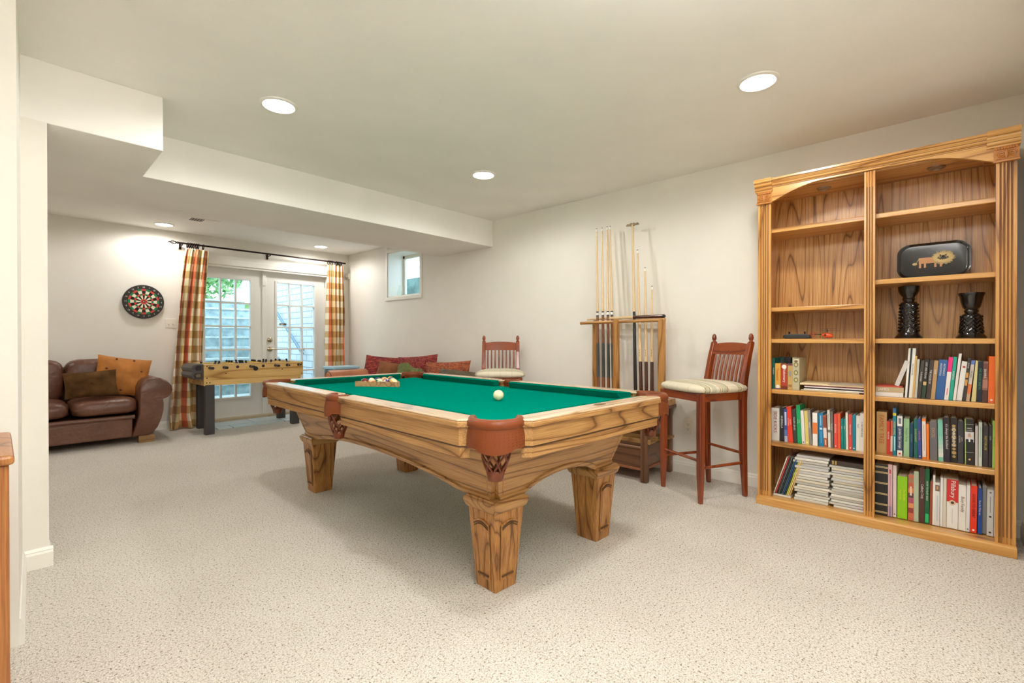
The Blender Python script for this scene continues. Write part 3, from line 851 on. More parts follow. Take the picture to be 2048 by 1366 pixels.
    m.loft(rg, 0, True, True, M_).build('seat_cushion', MATS.setdefault('seatfab', seat_fabric()), t, smooth=60)
    return t
ST1 = make_stool('cherry bar stool with striped seat standing left of the oak bookcase', (3.438, 1.300, 0), R(151.9))
ST2 = make_stool('cherry bar stool behind the far side of the pool table, against the wall', (3.386, 3.28, 0), R(223.))

# ================================================================== DARK BENCH AND CUE RACK
M_walnut = wood('walnut_brown_bench', (124, 84, 56), (106, 70, 46), (80, 50, 32), axis='Y', size=5, ring=5, stretch=.1, rough=.35, pores=.3)
M_walnut_z = wood('walnut_brown_bench_z', (124, 84, 56), (106, 70, 46), (80, 50, 32), axis='Z', size=5, ring=5, stretch=.1, rough=.35, pores=.3)
BN_ = thing('side_bench', 'dark brown wooden side bench against the wall, carrying the cue rack', 'bench', (3.56, 2.12, 0))
bx0, bx1, by0, by1 = -.232, .240, -.432, .432
MB().bb((bx0-.02, by0-.025, .535), (bx1+.012, by1+.025, .56)).build('top', M_walnut, BN_, bevel=.004)
for x, y in ((bx0+.027, by0+.027), (bx1-.025, by0+.027), (bx0+.027, by1-.027), (bx1-.025, by1-.027)):
    MB().bb((x-.026, y-.026, 0), (x+.026, y+.026, .535)).build('leg', M_walnut_z, BN_, bevel=.008)
MB().bb((bx0+.03, by0+.03, .275), (bx1-.02, by1-.03, .295)).build('shelf', M_walnut, BN_, bevel=.003)
bxm = MB().bb((bx0+.022, by0+.040, .105), (bx1-.03, by1-.04, .268))
dr = bxm.build('drawer_box', M_walnut, BN_, bevel=.003)
MB().tube([(bx0+.018, by0+.045, .262), (bx0+.018, by1-.045, .262)], .014, 10).build('front_lip', M_walnut, dr, smooth=60)
MB().bb((bx0+.012, by0+.03, .088), (bx1-.03, by1-.03, .106)).build('lower_rail', plain('reddish_rail', (150, 92, 58), rough=.4), BN_, bevel=.003)
M_slat = wood('yellow_brown_slat', (168, 128, 74), (150, 108, 56), (112, 76, 38), axis='Y', size=8, ring=5)
for k, (x, z, dy) in enumerate(((3.40, .2985, 0), (3.55, .2985, .015), (3.69, .2985, -.02))):
    o = MB().bb((-.05, -.46, 0), (.05, .40, .018)).bb((-.05, -.46, .018), (-.03, .40, .034)).build('bench_board', M_slat, None, bevel=.002)
    o.location = (x, 2.13+dy, z-.003)
    tag(o, ['yellowish wooden slat on the bench shelf, the one at the front edge', 'yellowish wooden slat in the middle of the bench shelf', 'yellowish wooden slat on the bench shelf, closest to the wall'][k], 'wooden slat', 'wooden slats on the bench shelf')
# cue rack
CR = thing('cue_rack', 'oak cue rack with round-topped posts and two rails standing on the dark bench', 'cue rack', (0, 0, .56))
M_rack = wood('oak_rack', (190, 140, 76), (166, 116, 56), (116, 74, 32), axis='Z', size=8, ring=8, stretch=.1)
M_rack_y = wood('oak_rack_rail', (200, 152, 88), (180, 130, 68), (130, 86, 40), axis='Y', size=8, ring=6, stretch=.1)
def post(x, y, h, w=.052, d=.030):
    n = 8; pl_ = [(-w/2, 0), (w/2, 0)]+[(w/2*math.cos(PI*i/n), h-w/2+w/2*math.sin(PI*i/n)) for i in range(n+1)]
    MB().prism([(y+a, b) for a, b in pl_], x-d/2, x+d/2, 'X').build('post', M_rack, CR, bevel=.004)
post(3.745, 2.405, .712); post(3.545, 2.072, .712); post(3.548, 1.668, .700); post(3.745, 1.765, .706)
MB().bb((3.47, 1.66, 0), (3.79, 2.50, .05)).build('base', M_rack_y, CR, bevel=.006)
MB().tube([(3.548, 2.435, .680), (3.548, 1.64, .690)], .0135, 12).build('rail', M_rack_y, CR, smooth=60)
MB().tube([(3.745, 2.44, .690), (3.745, 1.74, .693)], .0125, 12).build('rail', M_rack_y, CR, smooth=60)
M_shaft = plain('maple_cue_shaft', (222, 192, 146), rough=.25, coat=.3)
M_cbutt = plain('brown_cue_butt', (128, 78, 44), rough=.25, coat=.3)
M_wrap = plain('grey_linen_wrap', (74, 78, 74), rough=.9, bump=.2, bscale=600.)
M_dkbutt = plain('mahogany_cue_butt', (72, 36, 24), rough=.2, coat=.5)
M_white = plain('white_ferrule', (238, 236, 228), rough=.3)
M_black = plain('satin_black', (28, 28, 28), rough=.35)
M_tip = plain('blue_grey_tip', (70, 84, 104), rough=.9)
def cue(name, label, bot, top, kind, group):
    bot, top = Vector(bot), Vector(top); L_ = (top-bot).length; d = (top-bot).normalized()
    t = thing(name, label, 'pool cue', bot, 0, group)
    at_ = lambda z: d*z
    def seg(nm_, z0, z1, r0_, r1_, m_, parent=None):
        return MB().tube([at_(z0), at_(z1)], [r0_, r1_], 12).build(nm_, m_, parent or t, smooth=60)
    if kind == 'wrapped':
        seg('butt', 0, .69, .0150, .0116, M_cbutt); seg('grip_wrap', .15, .45, .0150, .0134, M_wrap)
        seg('joint_collar', .69, .735, .0118, .0116, M_black); seg('joint_ring', .702, .724, .0121, .0121, M_white)
        s_ = seg('shaft', .735, L_-.030, .0115, .0066, M_shaft); seg('ferrule', L_-.030, L_-.006, .0067, .0066, M_white, s_); seg('tip', L_-.006, L_, .0066, .0060, M_tip, s_)
    elif kind == 'plain':
        seg('butt', 0, .30, .0150, .0138, M_dkbutt)
        s_ = seg('shaft', .30, L_-.030, .0138, .0066, M_shaft); seg('ferrule', L_-.030, L_-.006, .0067, .0066, M_white, s_); seg('tip', L_-.006, L_, .0066, .0060, M_tip, s_)
        for k in range(3): MB().tube([at_(.345+.022*k)+Vector((-.0128, -.002, 0)), at_(.358+.022*k)+Vector((-.0124, -.002, 0))], .0016, 6).build('inlay_mark', M_dkbutt, s_)
    elif kind == 'bridge':
        seg('butt', 0, .72, .0148, .0118, M_black)
        s_ = seg('shaft', .72, L_-.02, .0116, .0085, M_shaft)
        h = MB(); c = at_(L_-.015)
        pr = [(-.062, -.012), (-.05, .006), (-.03, .002), (-.012, .010), (.0, .004), (.012, .010), (.03, .002), (.05, .006), (.062, -.012), (.03, -.014), (0, -.02), (-.03, -.014)]
        h.prism([(a, b) for a, b in pr], -.006, .006, 'X', 0, Matrix.Translation(c)); h.build('bridge_head', plain('bridge_bronze', (112, 96, 74), rough=.4, metal=.6), t, bevel=.002)
    return t
G_ = 'cues standing in the oak rack'
zb = .612
cue('pool_cue', 'tall cue with grey wrapped grip at the far left of the rack', (3.615, 2.292, zb), (3.70, 2.366, 2.104), 'wrapped', G_)
cue('pool_cue', 'tall cue with grey wrapped grip, second from the left in the rack', (3.615, 2.238, zb), (3.70, 2.308, 2.100), 'wrapped', G_)
cue('pool_cue', 'tall cue with grey wrapped grip, third from the left in the rack', (3.615, 2.188, zb), (3.70, 2.256, 2.104), 'wrapped', G_)
cue('pool_cue', 'tall cue half hidden behind the middle post of the rack', (3.625, 2.145, zb), (3.70, 2.226, 2.102), 'wrapped', G_)
cue('bridge_stick', 'bridge stick with wide bronze head and black lower half in the rack', (3.615, 1.930, zb), (3.70, 2.005, 2.100), 'bridge', G_)
cue('pool_cue', 'longest of the three dark butted cues right of the bridge stick', (3.615, 1.878, zb), (3.70, 1.958, 1.858), 'plain', G_)
cue('pool_cue', 'middle one of the three dark butted cues in the rack', (3.615, 1.832, zb), (3.70, 1.889, 1.700), 'plain', G_)
cue('pool_cue', 'shortest dark butted cue, nearest the right post of the rack', (3.615, 1.784, zb), (3.70, 1.826, 1.540), 'plain', G_)
t = thing('pool_cue', 'short cue lying flat on top of the rack rails', 'pool cue', (3.60, 1.66, 1.278), 0, G_)
MB().tube([(-.04, .0, 0), (0, .28, .002)], [.0150, .0135], 12).build('butt', M_dkbutt, t, smooth=60)
MB().tube([(0, .28, .002), (.12, .82, .002)], [.0134, .0085], 12).build('shaft', M_shaft, t, smooth=60)
MB().tube([(-.042, -.012, 0), (-.04, .0, 0)], [.012, .0152], 12).build('bumper', M_black, t, smooth=60)
# ================================================================== FAR ROOM
# ------------------------------------------------------------------ foosball table
M_pine = wood('butcher_block_pine', (224, 190, 124), (208, 168, 98), (164, 120, 62), axis='X', size=9, ring=5, stretch=.05, rough=.35, pores=.25)
M_legpaint = plain('charcoal_leg', (62, 60, 60), rough=.45)
M_steel = plain('chrome_rod', (208, 208, 210), rough=.15, metal=1.)
M_handle = plain('black_rubber_handle', (24, 25, 30), rough=.4)
FT = thing('foosball_table', 'pale pine foosball table on charcoal legs in front of the glass doors', 'foosball table', (2.165, 6.565, 0))
fx, fy = .565, .305
for x, y in ((-fx+.062, -fy+.042), (fx-.095, -fy+.042), (-fx+.115, fy-.045), (fx-.062, fy-.045)):
    MB().bb((x-.047, y-.040, 0), (x+.047, y+.040, .575)).build('leg', M_legpaint, FT, bevel=.004)
m = MB()
for lo, hi in (((-fx, -fy, .632), (fx, -fy+.03, .812)), ((-fx, fy-.03, .632), (fx, fy, .812)), ((-fx, -fy+.03, .632), (-fx+.03, fy-.03, .812)), ((fx-.03, -fy+.03, .632), (fx, fy-.03, .812))):
    m.bb(lo, hi)
m.build('cabinet', M_pine, FT, bevel=.003)
m = MB()
q = .022
for lo, hi in (((-fx+.004, -fy+.008, .565), (fx-q, -fy+.038, .632)), ((-fx+.004, fy-.038, .565), (fx-q, fy-.008, .632)), ((-fx+.004, -fy+.038, .565), (-fx+.034, fy-.038, .632)), ((fx-q-.03, -fy+.038, .565), (fx-q, fy-.038, .632))):
    m.bb(lo, hi)
m.build('apron', M_pine, FT, bevel=.003)
MB().bb((-fx+.03, -fy+.03, .66), (fx-.03, fy-.03, .672)).build('playfield', plain('green_pitch', (60, 130, 84), rough=.5), FT)
bolts = MB()
for x, z in ((-fx+.03, .79), (-fx+.03, .655), (-fx+.03, .60), (-fx+.06, .60), (fx-.02, .79), (fx-.02, .655), (fx-.05, .60), (-.34, .70), (.30, .72)):
    bolts.sphere((x, -fy-.001 if z > .64 else -fy+.007, z), .007, 8, 5)
bolts.build('bolt', M_black, FT)
rods = [(-.455, 1), (-.36, 1), (-.275, 0), (-.165, 1), (-.075, 0), (.055, 1), (.235, 0), (.40, 0)]
rods = [(431, 1), (458, 1), (480.5, 0), (506, 1), (529, 0), (553, 1), (577, 2), (598, 2)]
M_py, M_pb = plain('yellow_player', (222, 178, 70), rough=.35), plain('blue_player', (44, 52, 96), rough=.35)
M_head = plain('player_head', (30, 28, 28), rough=.4)
npl = [1, 2, 3, 5, 5, 3, 2, 1]
for k, (px, hnd) in enumerate(rods):
    x = -fx+.06+(fx*2-.12)*k/7
    z = .772
    r_ = MB().tube([(x, -fy-.035 if hnd != 2 else -fy-.07, z), (x, fy+.03, z)], .0062, 10).build('rod', M_steel, FT, smooth=60)
    b = MB()
    Mr = Matrix.Translation((x, -fy, z)) @ Matrix.Rotation(R(90), 4, 'X')
    b.lathe([(.008, -.002), (.017, 0), (.017, .006), (.010, .008)], 14, M=Mr); b.build('bushing', M_handle, r_, smooth=40)
    if hnd == 1:
        MB().lathe([(.010, .025), (.015, .03), (.016, .06), (.014, .09), (.016, .115), (.010, .122), (0, .122)], 14, M=Mr).build('handle', M_handle, r_, smooth=60)
    elif hnd == 2:
        MB().lathe([(.009, .06), (.011, .064), (.011, .075), (0, .076)], 12, M=Mr).build('rod_cap', M_handle, r_, smooth=60)
    if hnd != 1:
        My = Matrix.Translation((x, fy, z)) @ Matrix.Rotation(R(-90), 4, 'X')
        MB().lathe([(.010, .025), (.015, .03), (.016, .06), (.014, .09), (.016, .115), (.010, .122), (0, .122)], 14, M=My).build('handle', M_handle, r_, smooth=60)
    n = npl[k]; mt = M_py if k % 2 == 0 else M_pb
    for j in range(n):
        y = (-fy+.06)+(2*fy-.12)*(j+1)/(n+1) if n > 1 else 0
        y += .03*((k*7+j*3) % 5-2)/2
        tilt = ((k*5) % 7-3)*.12
        P_ = Matrix.Translation((x, y, z+.008)) @ Matrix.Rotation(tilt, 4, 'Y') @ Matrix.Diagonal((1.25, 1.2, 1.45, 1))
        pl_ = MB()
        pl_.box((0, 0, -.002), (.020, .030, .030), 0, M=P_); pl_.box((0, 0, -.045), (.014, .022, .06), 0, M=P_); pl_.box((.006, 0, -.08), (.026, .022, .016), 0, M=P_)
        pl_.sphere((0, 0, .034), .0110, 10, 8, 1, M=P_); pl_.lathe([(.013, .012), (.007, .026)], 8, (0, 0, 0), 0, P_)
        pl_.build('player', [mt, M_head], r_, bevel=.002)
lg = MB().lathe([(0, 0), (.020, 0), (.020, .003), (0, .003)], 24, M=Matrix.Translation((-.015, -fy, .742)) @ Matrix.Rotation(R(90), 4, 'X'))
lg.lathe([(.021, .001), (.027, .001), (.027, .005), (.021, .005)], 24, 1 and (0, 0, 0), 1, Matrix.Translation((-.015, -fy, .742)) @ Matrix.Rotation(R(90), 4, 'X'))
lg.build('round_badge', [plain('badge_pale', (226, 210, 190), rough=.4), M_handle], FT, smooth=40)
# moulded grey cup holder and ball return on the left end
m = MB(); prof = []
out = [(0, .642), (-.075, .642), (-.105, .66), (-.118, .69), (-.112, .715), (-.100, .728), (-.112, .742), (-.116, .775), (-.100, .806), (-.06, .818), (0, .818)]
m.prism([(-fx+a, z) for a, z in out], -fy+.02, fy-.14, 'Y')
cu = m.build('ball_return', plain('grey_moulded_plastic', (76, 72, 70), rough=.4), FT, bevel=.008)
m = MB().prism([(-fx-.018, .655), (-fx-.085, .655), (-fx-.098, .69), (-fx-.078, .716), (-fx-.018, .716)], -fy+.016, -fy+.021, 'Y', 0)
m.prism([(-fx-.028, .668), (-fx-.070, .668), (-fx-.080, .69), (-fx-.066, .706), (-fx-.028, .706)], -fy+.012, -fy+.017, 'Y', 1)
m.prism([(-fx-.020, .745), (-fx-.074, .745), (-fx-.084, .775), (-fx-.066, .800), (-fx-.020, .800)], -fy+.014, -fy+.021, 'Y', 0)
m.build('return_opening', [M_handle, plain('bronze_tint_window', (120, 104, 88), rough=.2)], cu)

# ------------------------------------------------------------------ dartboard on the far wall
DB = thing('dartboard', 'round dartboard with black number ring hanging on the far wall above the brown sofa', 'dartboard', (1.185, YF, 1.548))
Md = Matrix.Rotation(R(90), 4, 'X')     # local z -> -Y (into the room)
MB().lathe([(0, 0), (.196, 0), (.199, .008), (.199, .030), (.194, .036), (.152, .036), (.152, .034), (0, .034)], 64, M=Md).build('surround', plain('black_board_ring', (44, 40, 40), rough=.6), DB, smooth=40)
mats = [plain('dart_red', (206, 66, 56), rough=.8), plain('dart_green', (24, 130, 82), rough=.8), plain('dart_black', (34, 32, 30), rough=.9), plain('dart_cream', (232, 224, 196), rough=.9)]
m = MB(); m.fix = False
radii = [.030, .074, .094, .128, .150]
for s_ in range(20):
    a0 = PI/2+R(9)-s_*R(18); even = s_ % 2 == 0
    for j in range(4):
        r0_, r1_ = radii[j], radii[j+1]
        mi = ((2, 0) if even else (3, 1))[1 if j in (1, 3) else 0]
        n = 4; pts = [(r0_*math.cos(a0-R(18)*i/n), r0_*math.sin(a0-R(18)*i/n), .0352) for i in range(n+1)]
        pts2 = [(r1_*math.cos(a0-R(18)*i/n), r1_*math.sin(a0-R(18)*i/n), .0352) for i in range(n+1)]
        m.add(pts+pts2, [(i, n+1+i, n+2+i, i+1)[::-1] for i in range(n)], mi, Md)
for k, (r1_, mi, z) in enumerate(((.030, 0, .0355), (.014, 2, .0358), (.006, 3, .0362))):
    m.add([(r1_*math.cos(2*PI*i/24), r1_*math.sin(2*PI*i/24), z) for i in range(24)], [tuple(range(24))], mi, Md)
m.build('target_face', mats, DB)
m = MB(); m.fix = False
for k, n_ in enumerate((20, 1, 18, 4, 13, 6, 10, 15, 2, 17, 3, 19, 7, 16, 8, 11, 14, 9, 12, 5)):
    a = PI/2-R(18)*k
    m.text(str(n_), .026, Md @ Matrix.Translation((.172*math.cos(a), .172*math.sin(a), .0368)))
m.build('numbers', plain('dart_numerals', (226, 222, 190), rough=.7), DB)
# ------------------------------------------------------------------ wall plates and small fittings
M_plate = plain('ivory_plate', (236, 232, 220), rough=.35)
SW = thing('light_switch', 'white double light switch plate on the far wall between dartboard and curtain', 'light switch', (1.458, YF, 1.300))
MB().bb((-.058, -.006, -.058), (.058, 0, .058)).build('plate', M_plate, SW, bevel=.003)
for s_ in (-1, 1):
    MB().box((s_*.023, -.012, -.012), (.009, .022, .010), rot=Matrix.Rotation(R(25), 3, 'X')).build('toggle', M_plate, SW, bevel=.001)
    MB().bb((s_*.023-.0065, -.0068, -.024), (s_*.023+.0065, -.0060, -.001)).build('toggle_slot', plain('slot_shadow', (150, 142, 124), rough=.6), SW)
OU = thing('wall_outlet', 'white duplex wall outlet low on the right wall behind the bar stool', 'outlet', (XR, 1.567, .383))
MB().bb((-.006, -.036, -.058), (0, .036, .058)).build('plate', M_plate, OU, bevel=.003)
for s_ in (-1, 1):
    r_ = MB().lathe([(0, 0), (.0165, 0), (.016, .002), (0, .002)], 20, M=Matrix.Translation((-.006, 0, s_*.0195)) @ Matrix.Rotation(R(-90), 4, 'Y')).build('receptacle', M_plate, OU, smooth=40)
    sl = MB().bb((-.0086, -.008, s_*.0195-.002), (-.0078, -.0055, s_*.0195+.007)).bb((-.0086, .0055, s_*.0195-.002), (-.0078, .008, s_*.0195+.007))
    sl.box((-.0082, 0, s_*.0195-.008), (.0008, .005, .005)); sl.build('slots', M_black, r_)
SN = thing('motion_sensor', 'small white motion sensor in the corner right of the curtain', 'sensor', (XR-.030, YF-.030, 2.10))
MB().box((0, 0, .0), (.06, .05, .085), rz=R(-45)).build('housing', M_plate, SN, bevel=.008)
MB().box((-.022, -.022, -.030), (.050, .012, .03), rz=R(-45)).build('lens', plain('grey_lens', (170, 166, 156), rough=.3), SN, bevel=.004)
VT = thing('ceiling_vent', 'rectangular ceiling register behind the beam, half of it dark', 'vent', (1.58, 6.18, HC))
MB().bb((-.15, -.085, -.006), (.15, .085, 0)).build('frame', M_can, VT, bevel=.002)
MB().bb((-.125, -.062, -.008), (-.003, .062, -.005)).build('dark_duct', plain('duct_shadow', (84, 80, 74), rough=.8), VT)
m = MB()
for k in range(8):
    m.box((.005+.0155*k+.004, 0, -.008), (.010, .124, .0015), rot=Matrix.Rotation(R(25), 3, 'Y'))
for k in range(5): m.box((-.112+.024*k, 0, -.0085), (.004, .124, .0012))
m.build('louvre', M_can, VT)

# ------------------------------------------------------------------ curtains
M_rod = plain('dark_bronze_rod', (46, 34, 28), rough=.4, metal=.7)
YR = YF-.125; ZR = 2.285
CRD = thing('curtain_rod', 'dark bronze curtain rod with cage finial running above the glass doors', 'curtain rod', (0, YR, ZR))
MB().tube([(1.50, 0, 0), (3.70, 0, 0)], .011, 12).build('pole', M_rod, CRD, smooth=60)
f = MB()
for k in range(4):
    a = 2*PI*k/4
    f.tube([(1.50-.075*q, .020*math.sin(PI*q)*math.cos(a+2.4*q), .020*math.sin(PI*q)*math.sin(a+2.4*q)) for q in [i/10 for i in range(11)]], .004, 5)
f.sphere((1.418, 0, 0), .010, 10, 8); f.lathe([(.014, -.006), (.016, 0), (.014, .006)], 12, M=Matrix.Translation((1.505, 0, 0)) @ Matrix.Rotation(R(90), 4, 'Y'))
f.build('finial', M_rod, CRD, smooth=60)
for x in (1.555, 2.585, 3.640):
    b = MB().tube([(x, .12, -.02), (x, .02, -.02), (x, 0, -.012)], .007, 8); b.bb((x-.012, .115, -.06), (x+.012, .125, .02))
    b.build('bracket', M_rod, CRD, smooth=40)
def ring(x):
    m = MB().tube([(x+.003*math.sin(2*PI*i/16), -.0+.031*math.cos(2*PI*i/16), -.018+.031*math.sin(2*PI*i/16)) for i in range(16)], .0058, 6, closed=True)
    m.build('ring', M_rod, CRD, smooth=60)
for x in (1.607, 1.630, 1.652, 1.674, 1.700, 1.722, 1.775): ring(x)
for x in (3.425, 3.450, 3.475, 3.545, 3.570, 3.595, 3.62): ring(x)
def plaid(name):
    m, nt, b = new_mat(name); L = nt.links
    uv = nd(nt, 'ShaderNodeUVMap'); sx = nd(nt, 'ShaderNodeSeparateXYZ'); L.new(uv.outputs[0], sx.inputs[0])
    fu = nd(nt, 'ShaderNodeMath', operation='FRACT'); L.new(sx.outputs['X'], fu.inputs[0])
    fv = nd(nt, 'ShaderNodeMath', operation='FRACT'); L.new(sx.outputs['Y'], fv.inputs[0])
    cream, gold, orange, sage, tan = lin((246, 234, 206)), lin((170, 128, 66)), lin((206, 96, 56)), lin((164, 160, 128)), lin((196, 160, 104))
    rv = ramp(nt, [(0, cream), (.5, lin((212, 176, 116)))], 'CONSTANT'); L.new(fv.outputs[0], rv.inputs['Fac'])
    ru = ramp(nt, [(0, (1, 1, 1)), (.22, lin((238, 136, 96))), (.44, (1, 1, 1)), (.58, lin((206, 206, 180))), (.80, lin((250, 226, 180)))], 'CONSTANT'); L.new(fu.outputs[0], ru.inputs['Fac'])
    mx = nd(nt, 'ShaderNodeMix', data_type='RGBA', blend_type='MULTIPLY'); mx.inputs[0].default_value = 1.
    L.new(rv.outputs['Color'], mx.inputs[6]); L.new(ru.outputs['Color'], mx.inputs[7])
    L.new(mx.outputs[2], b.inputs['Base Color'])
    b.inputs['Roughness'].default_value = .42; b.inputs['Sheen Weight'].default_value = .3
    return m
M_plaid = plaid('silk_plaid')
def curtain(label, xt0, xt1, xb0, xb1, z0, z1, nf, amp, seed, cloth):
    rnd = random.Random(seed); ph = [rnd.uniform(0, 6) for _ in range(6)]
    NU, NV = 110, 60
    def fn(u, v):
        z = z1+(z0-z1)*v
        q = v**.8
        a, b = xt0+(xb0-xt0)*q, xt1+(xb1-xt1)*q
        w = .5*math.sin(2*PI*(u*1.0+.3*v)+ph[0])*v*.03
        x = a+(b-a)*u+w
        A = amp*(.35+.65*min(1, v*3))*(1+.35*math.sin(3*v+ph[1]))
        y = A*math.sin(2*PI*nf*u+ph[2]+1.1*math.sin(2.6*v+ph[3])+.5*math.sin(9*v+ph[4])*u)+.012*math.sin(2*PI*(nf*2.3)*u+7*v+ph[5])
        y += .02*math.sin(14*v+8*u)*v*seed_k
        if v > .93: x += .02*math.sin(9*u+2)*(v-.93)/.07; y -= .05*(v-.93)/.07*(.5+.5*math.sin(11*u))
        return (x, YR-.005+y, z)
    seed_k = .5 if seed == 1 else .2
    t = MB(); t.grid(fn, NU, NV, 0, None, lambda u, v: (u*cloth/.36+.12*math.sin(4*v)*(1 if seed == 1 else .2), v*(z1-z0)/.185))
    o = t.build('curtain', M_plaid, None, smooth=80)
    so_ = o.modifiers.new('thickness', 'SOLIDIFY'); so_.thickness = .004
    return tag(o, label, 'curtain')
curtain('orange and gold plaid curtain left of the doors, pooling on the carpet', 1.588, 1.835, 1.385, 1.72, .012, 2.225, 3.6, .050, 1, .95)
curtain('orange and gold plaid curtain hanging straight at the right of the doors', 3.405, 3.672, 3.375, 3.690, .012, 2.240, 4.2, .038, 2, .95)

# ------------------------------------------------------------------ pillows
def pillow_mesh(w, h, th, seed=0, pinch=.10, sag=.0, N=22):
    rnd = random.Random(seed); ph = [rnd.uniform(0, 6.28) for _ in range(6)]
    m = MB(); m.fix = False
    def edge(u, v):
        x = (2*u-1); y = (2*v-1)
        kx = 1-pinch*(1-y*y)*.55; ky = 1-pinch*(1-x*x)*.55     # edges bow in, corners stick out
        return x*w/2*kx, y*h/2*ky
    def prof(u, v):
        x = abs(2*u-1); y = abs(2*v-1)
        return max(0, (1-x**2.6)*(1-y**2.6))**.55
    def wr(u, v): return .003*math.sin(9*u+5*v+ph[0])+.003*math.sin(7*u-9*v+ph[1])+.0015*math.sin(21*v+ph[2]+8*u)
    for s_ in (1, -1):
        def fn(u, v, s_=s_):
            x, y = edge(u, v); p = prof(u, v)
            return (x, y-sag*p*(1-v), s_*(th/2*p+wr(u, v)*min(1, p*1.5)))
        m.grid(fn, N, N, 0, None, lambda u, v: (u, v), flip=(s_ < 0))
    return m
def pillow(name, label, cat, mat_, w, h, th, M, seed=0, extra=None, group=None, pinch=.10, sag=0):
    o = pillow_mesh(w, h, th, seed, pinch, sag).build(name, mat_, None, smooth=70)
    o.matrix_world = M
    tag(o, label, cat, group)
    if extra: extra(o)
    return o
def PM(loc, yawdeg, lean, roll):
    """pillow standing: local x = width, y = up, z = facing direction given by yaw (0 = facing -Y); lean tips it back"""
    return Matrix.Translation(loc) @ Matrix.Rotation(R(yawdeg), 4, 'Z') @ Matrix.Rotation(R(90-lean), 4, 'X') @ Matrix.Rotation(R(roll), 4, 'Z')
M_suede = plain('orange_gold_velvet', (178, 112, 44), rough=.75, mottle=.22, mscale=10.)
M_dkvel = plain('dark_brown_velvet', (86, 60, 34), rough=.95, spec=.1, mottle=.4, mscale=9.)
def dots(o):
    m = MB()
    for i in range(3):
        for j in range(4):
            u = -.15+.15*i+(.07 if j % 2 else 0); v = -.16+.11*j
            if abs(u) < .19: m.sphere((u, v, .054), .011, 10, 6, 0, None, (1, 1, .5))
    m.build('tuft_button', plain('button_brown', (110, 58, 26), rough=.7), o, smooth=60)
pillow('throw_pillow', 'big ochre pillow with rows of brown dots, leaning in the sofa corner', 'pillow', M_suede, .47, .42, .13, PM((.925, 6.615, .700), 0, 14, -10), 3, dots)
def tuft(o): MB().sphere((0, 0, .058), .012, 12, 8, 0, None, (1, 1, .5)).build('tuft_button', M_dkvel, o, smooth=60)
pillow('throw_pillow', 'dark brown velvet lumbar pillow with centre tuft on the brown sofa', 'pillow', M_dkvel, .42, .27, .12, PM((.650, 6.44, .645), 0, 16, 3), 5, tuft)

# ------------------------------------------------------------------ brown leather sofa along the far wall
def leather(name, rgb, rough=.36):
    m, nt, b = new_mat(name); L = nt.links
    tc = nd(nt, 'ShaderNodeTexCoord'); n = nd(nt, 'ShaderNodeTexNoise', Scale=4.5, Detail=4.); n2 = nd(nt, 'ShaderNodeTexNoise', Scale=16., Detail=3., Distortion=1.2)
    L.new(tc.outputs['Object'], n.inputs['Vector']); L.new(tc.outputs['Object'], n2.inputs['Vector'])
    c = lin(rgb); r = ramp(nt, [(.3, tuple(v*.8 for v in c)), (.75, tuple(v*1.25 for v in c))]); L.new(n.outputs['Fac'], r.inputs['Fac']); L.new(r.outputs['Color'], b.inputs['Base Color'])
    b.inputs['Roughness'].default_value = rough; b.inputs['Specular IOR Level'].default_value = .6
    bp = nd(nt, 'ShaderNodeBump', Strength=.35, Distance=.02); L.new(n2.outputs['Fac'], bp.inputs['Height']); L.new(bp.outputs['Normal'], b.inputs['Normal'])
    return m
M_leath = leather('brown_leather', (104, 66, 48))
SF = thing('leather_sofa', 'dark brown leather sofa with rolled arms against the far wall under the dartboard', 'sofa', (.22, 6.66, 0))
# local: x along the wall, -y to the front; centre x .22
def cushion(m, lo, hi, puff=.03, n=10, mi=0, ex=.5, seed=0):
    """soft box: superellipsoid-like rounded block with a domed top"""
    c = [(a+b)/2 for a, b in zip(lo, hi)]; h = [(b-a)/2 for a, b in zip(lo, hi)]
    rings = []
    K, N = 10, 32
    for j in range(K+1):
        t = -PI/2+PI*j/K
        cz = math.copysign(abs(math.sin(t))**ex, math.sin(t)); cr = abs(math.cos(t))**ex
        ring_ = []
        for i in range(N):
            a = 2*PI*i/N
            ex_ = math.copysign(abs(math.cos(a))**.35, math.cos(a)); ey_ = math.copysign(abs(math.sin(a))**.35, math.sin(a))
            x, y = ex_*cr, ey_*cr
            z = cz*h[2]
            if cz > 0: z += puff*max(0, (1-x*x)*(1-y*y))
            w_ = .006*math.sin(9*x+7*y+5*cz+seed)
            ring_.append((c[0]+x*h[0]+w_, c[1]+y*h[1]+w_*.7, c[2]+z))
        rings.append(ring_)
    m.loft(rings, mi)
    return m
sx0, sx1 = -1.08, 1.09
MB().bb((sx0+.05, -.345, .075), (.745, .38, .300)).build('base', M_leath, SF, bevel=.012)
MB().tube([(sx0+.1, -.348, .287), (.76, -.348, .287)], .022, 10).build('front_band', M_leath, SF, smooth=60)
for a, b in ((-.82, -.27), (-.265, .262), (.268, .798)):
    MB_ = cushion(MB(), (a, -.372, .315), (b, .25, .485), .02, seed=a)
    MB_.build('seat_cushion', M_leath, SF, smooth=60)
for a, b, zt_ in ((-.83, -.28, .885), (-.275, .252, .890), (.258, .80, .888)):
    m = cushion(MB(), (a, .10, .43), (b, .37, zt_), .0, ex=.42, seed=b)
    # gathered folds
    m.build('back_cushion', M_leath, SF, smooth=60)
MB().bb((sx0+.12, .26, .10), (.93, .40, .80)).build('back_frame', M_leath, SF, bevel=.05)
cushion(MB(), (.78, .14, .45), (.965, .39, .815), 0, ex=.5).build('back_wing', M_leath, SF, smooth=60)
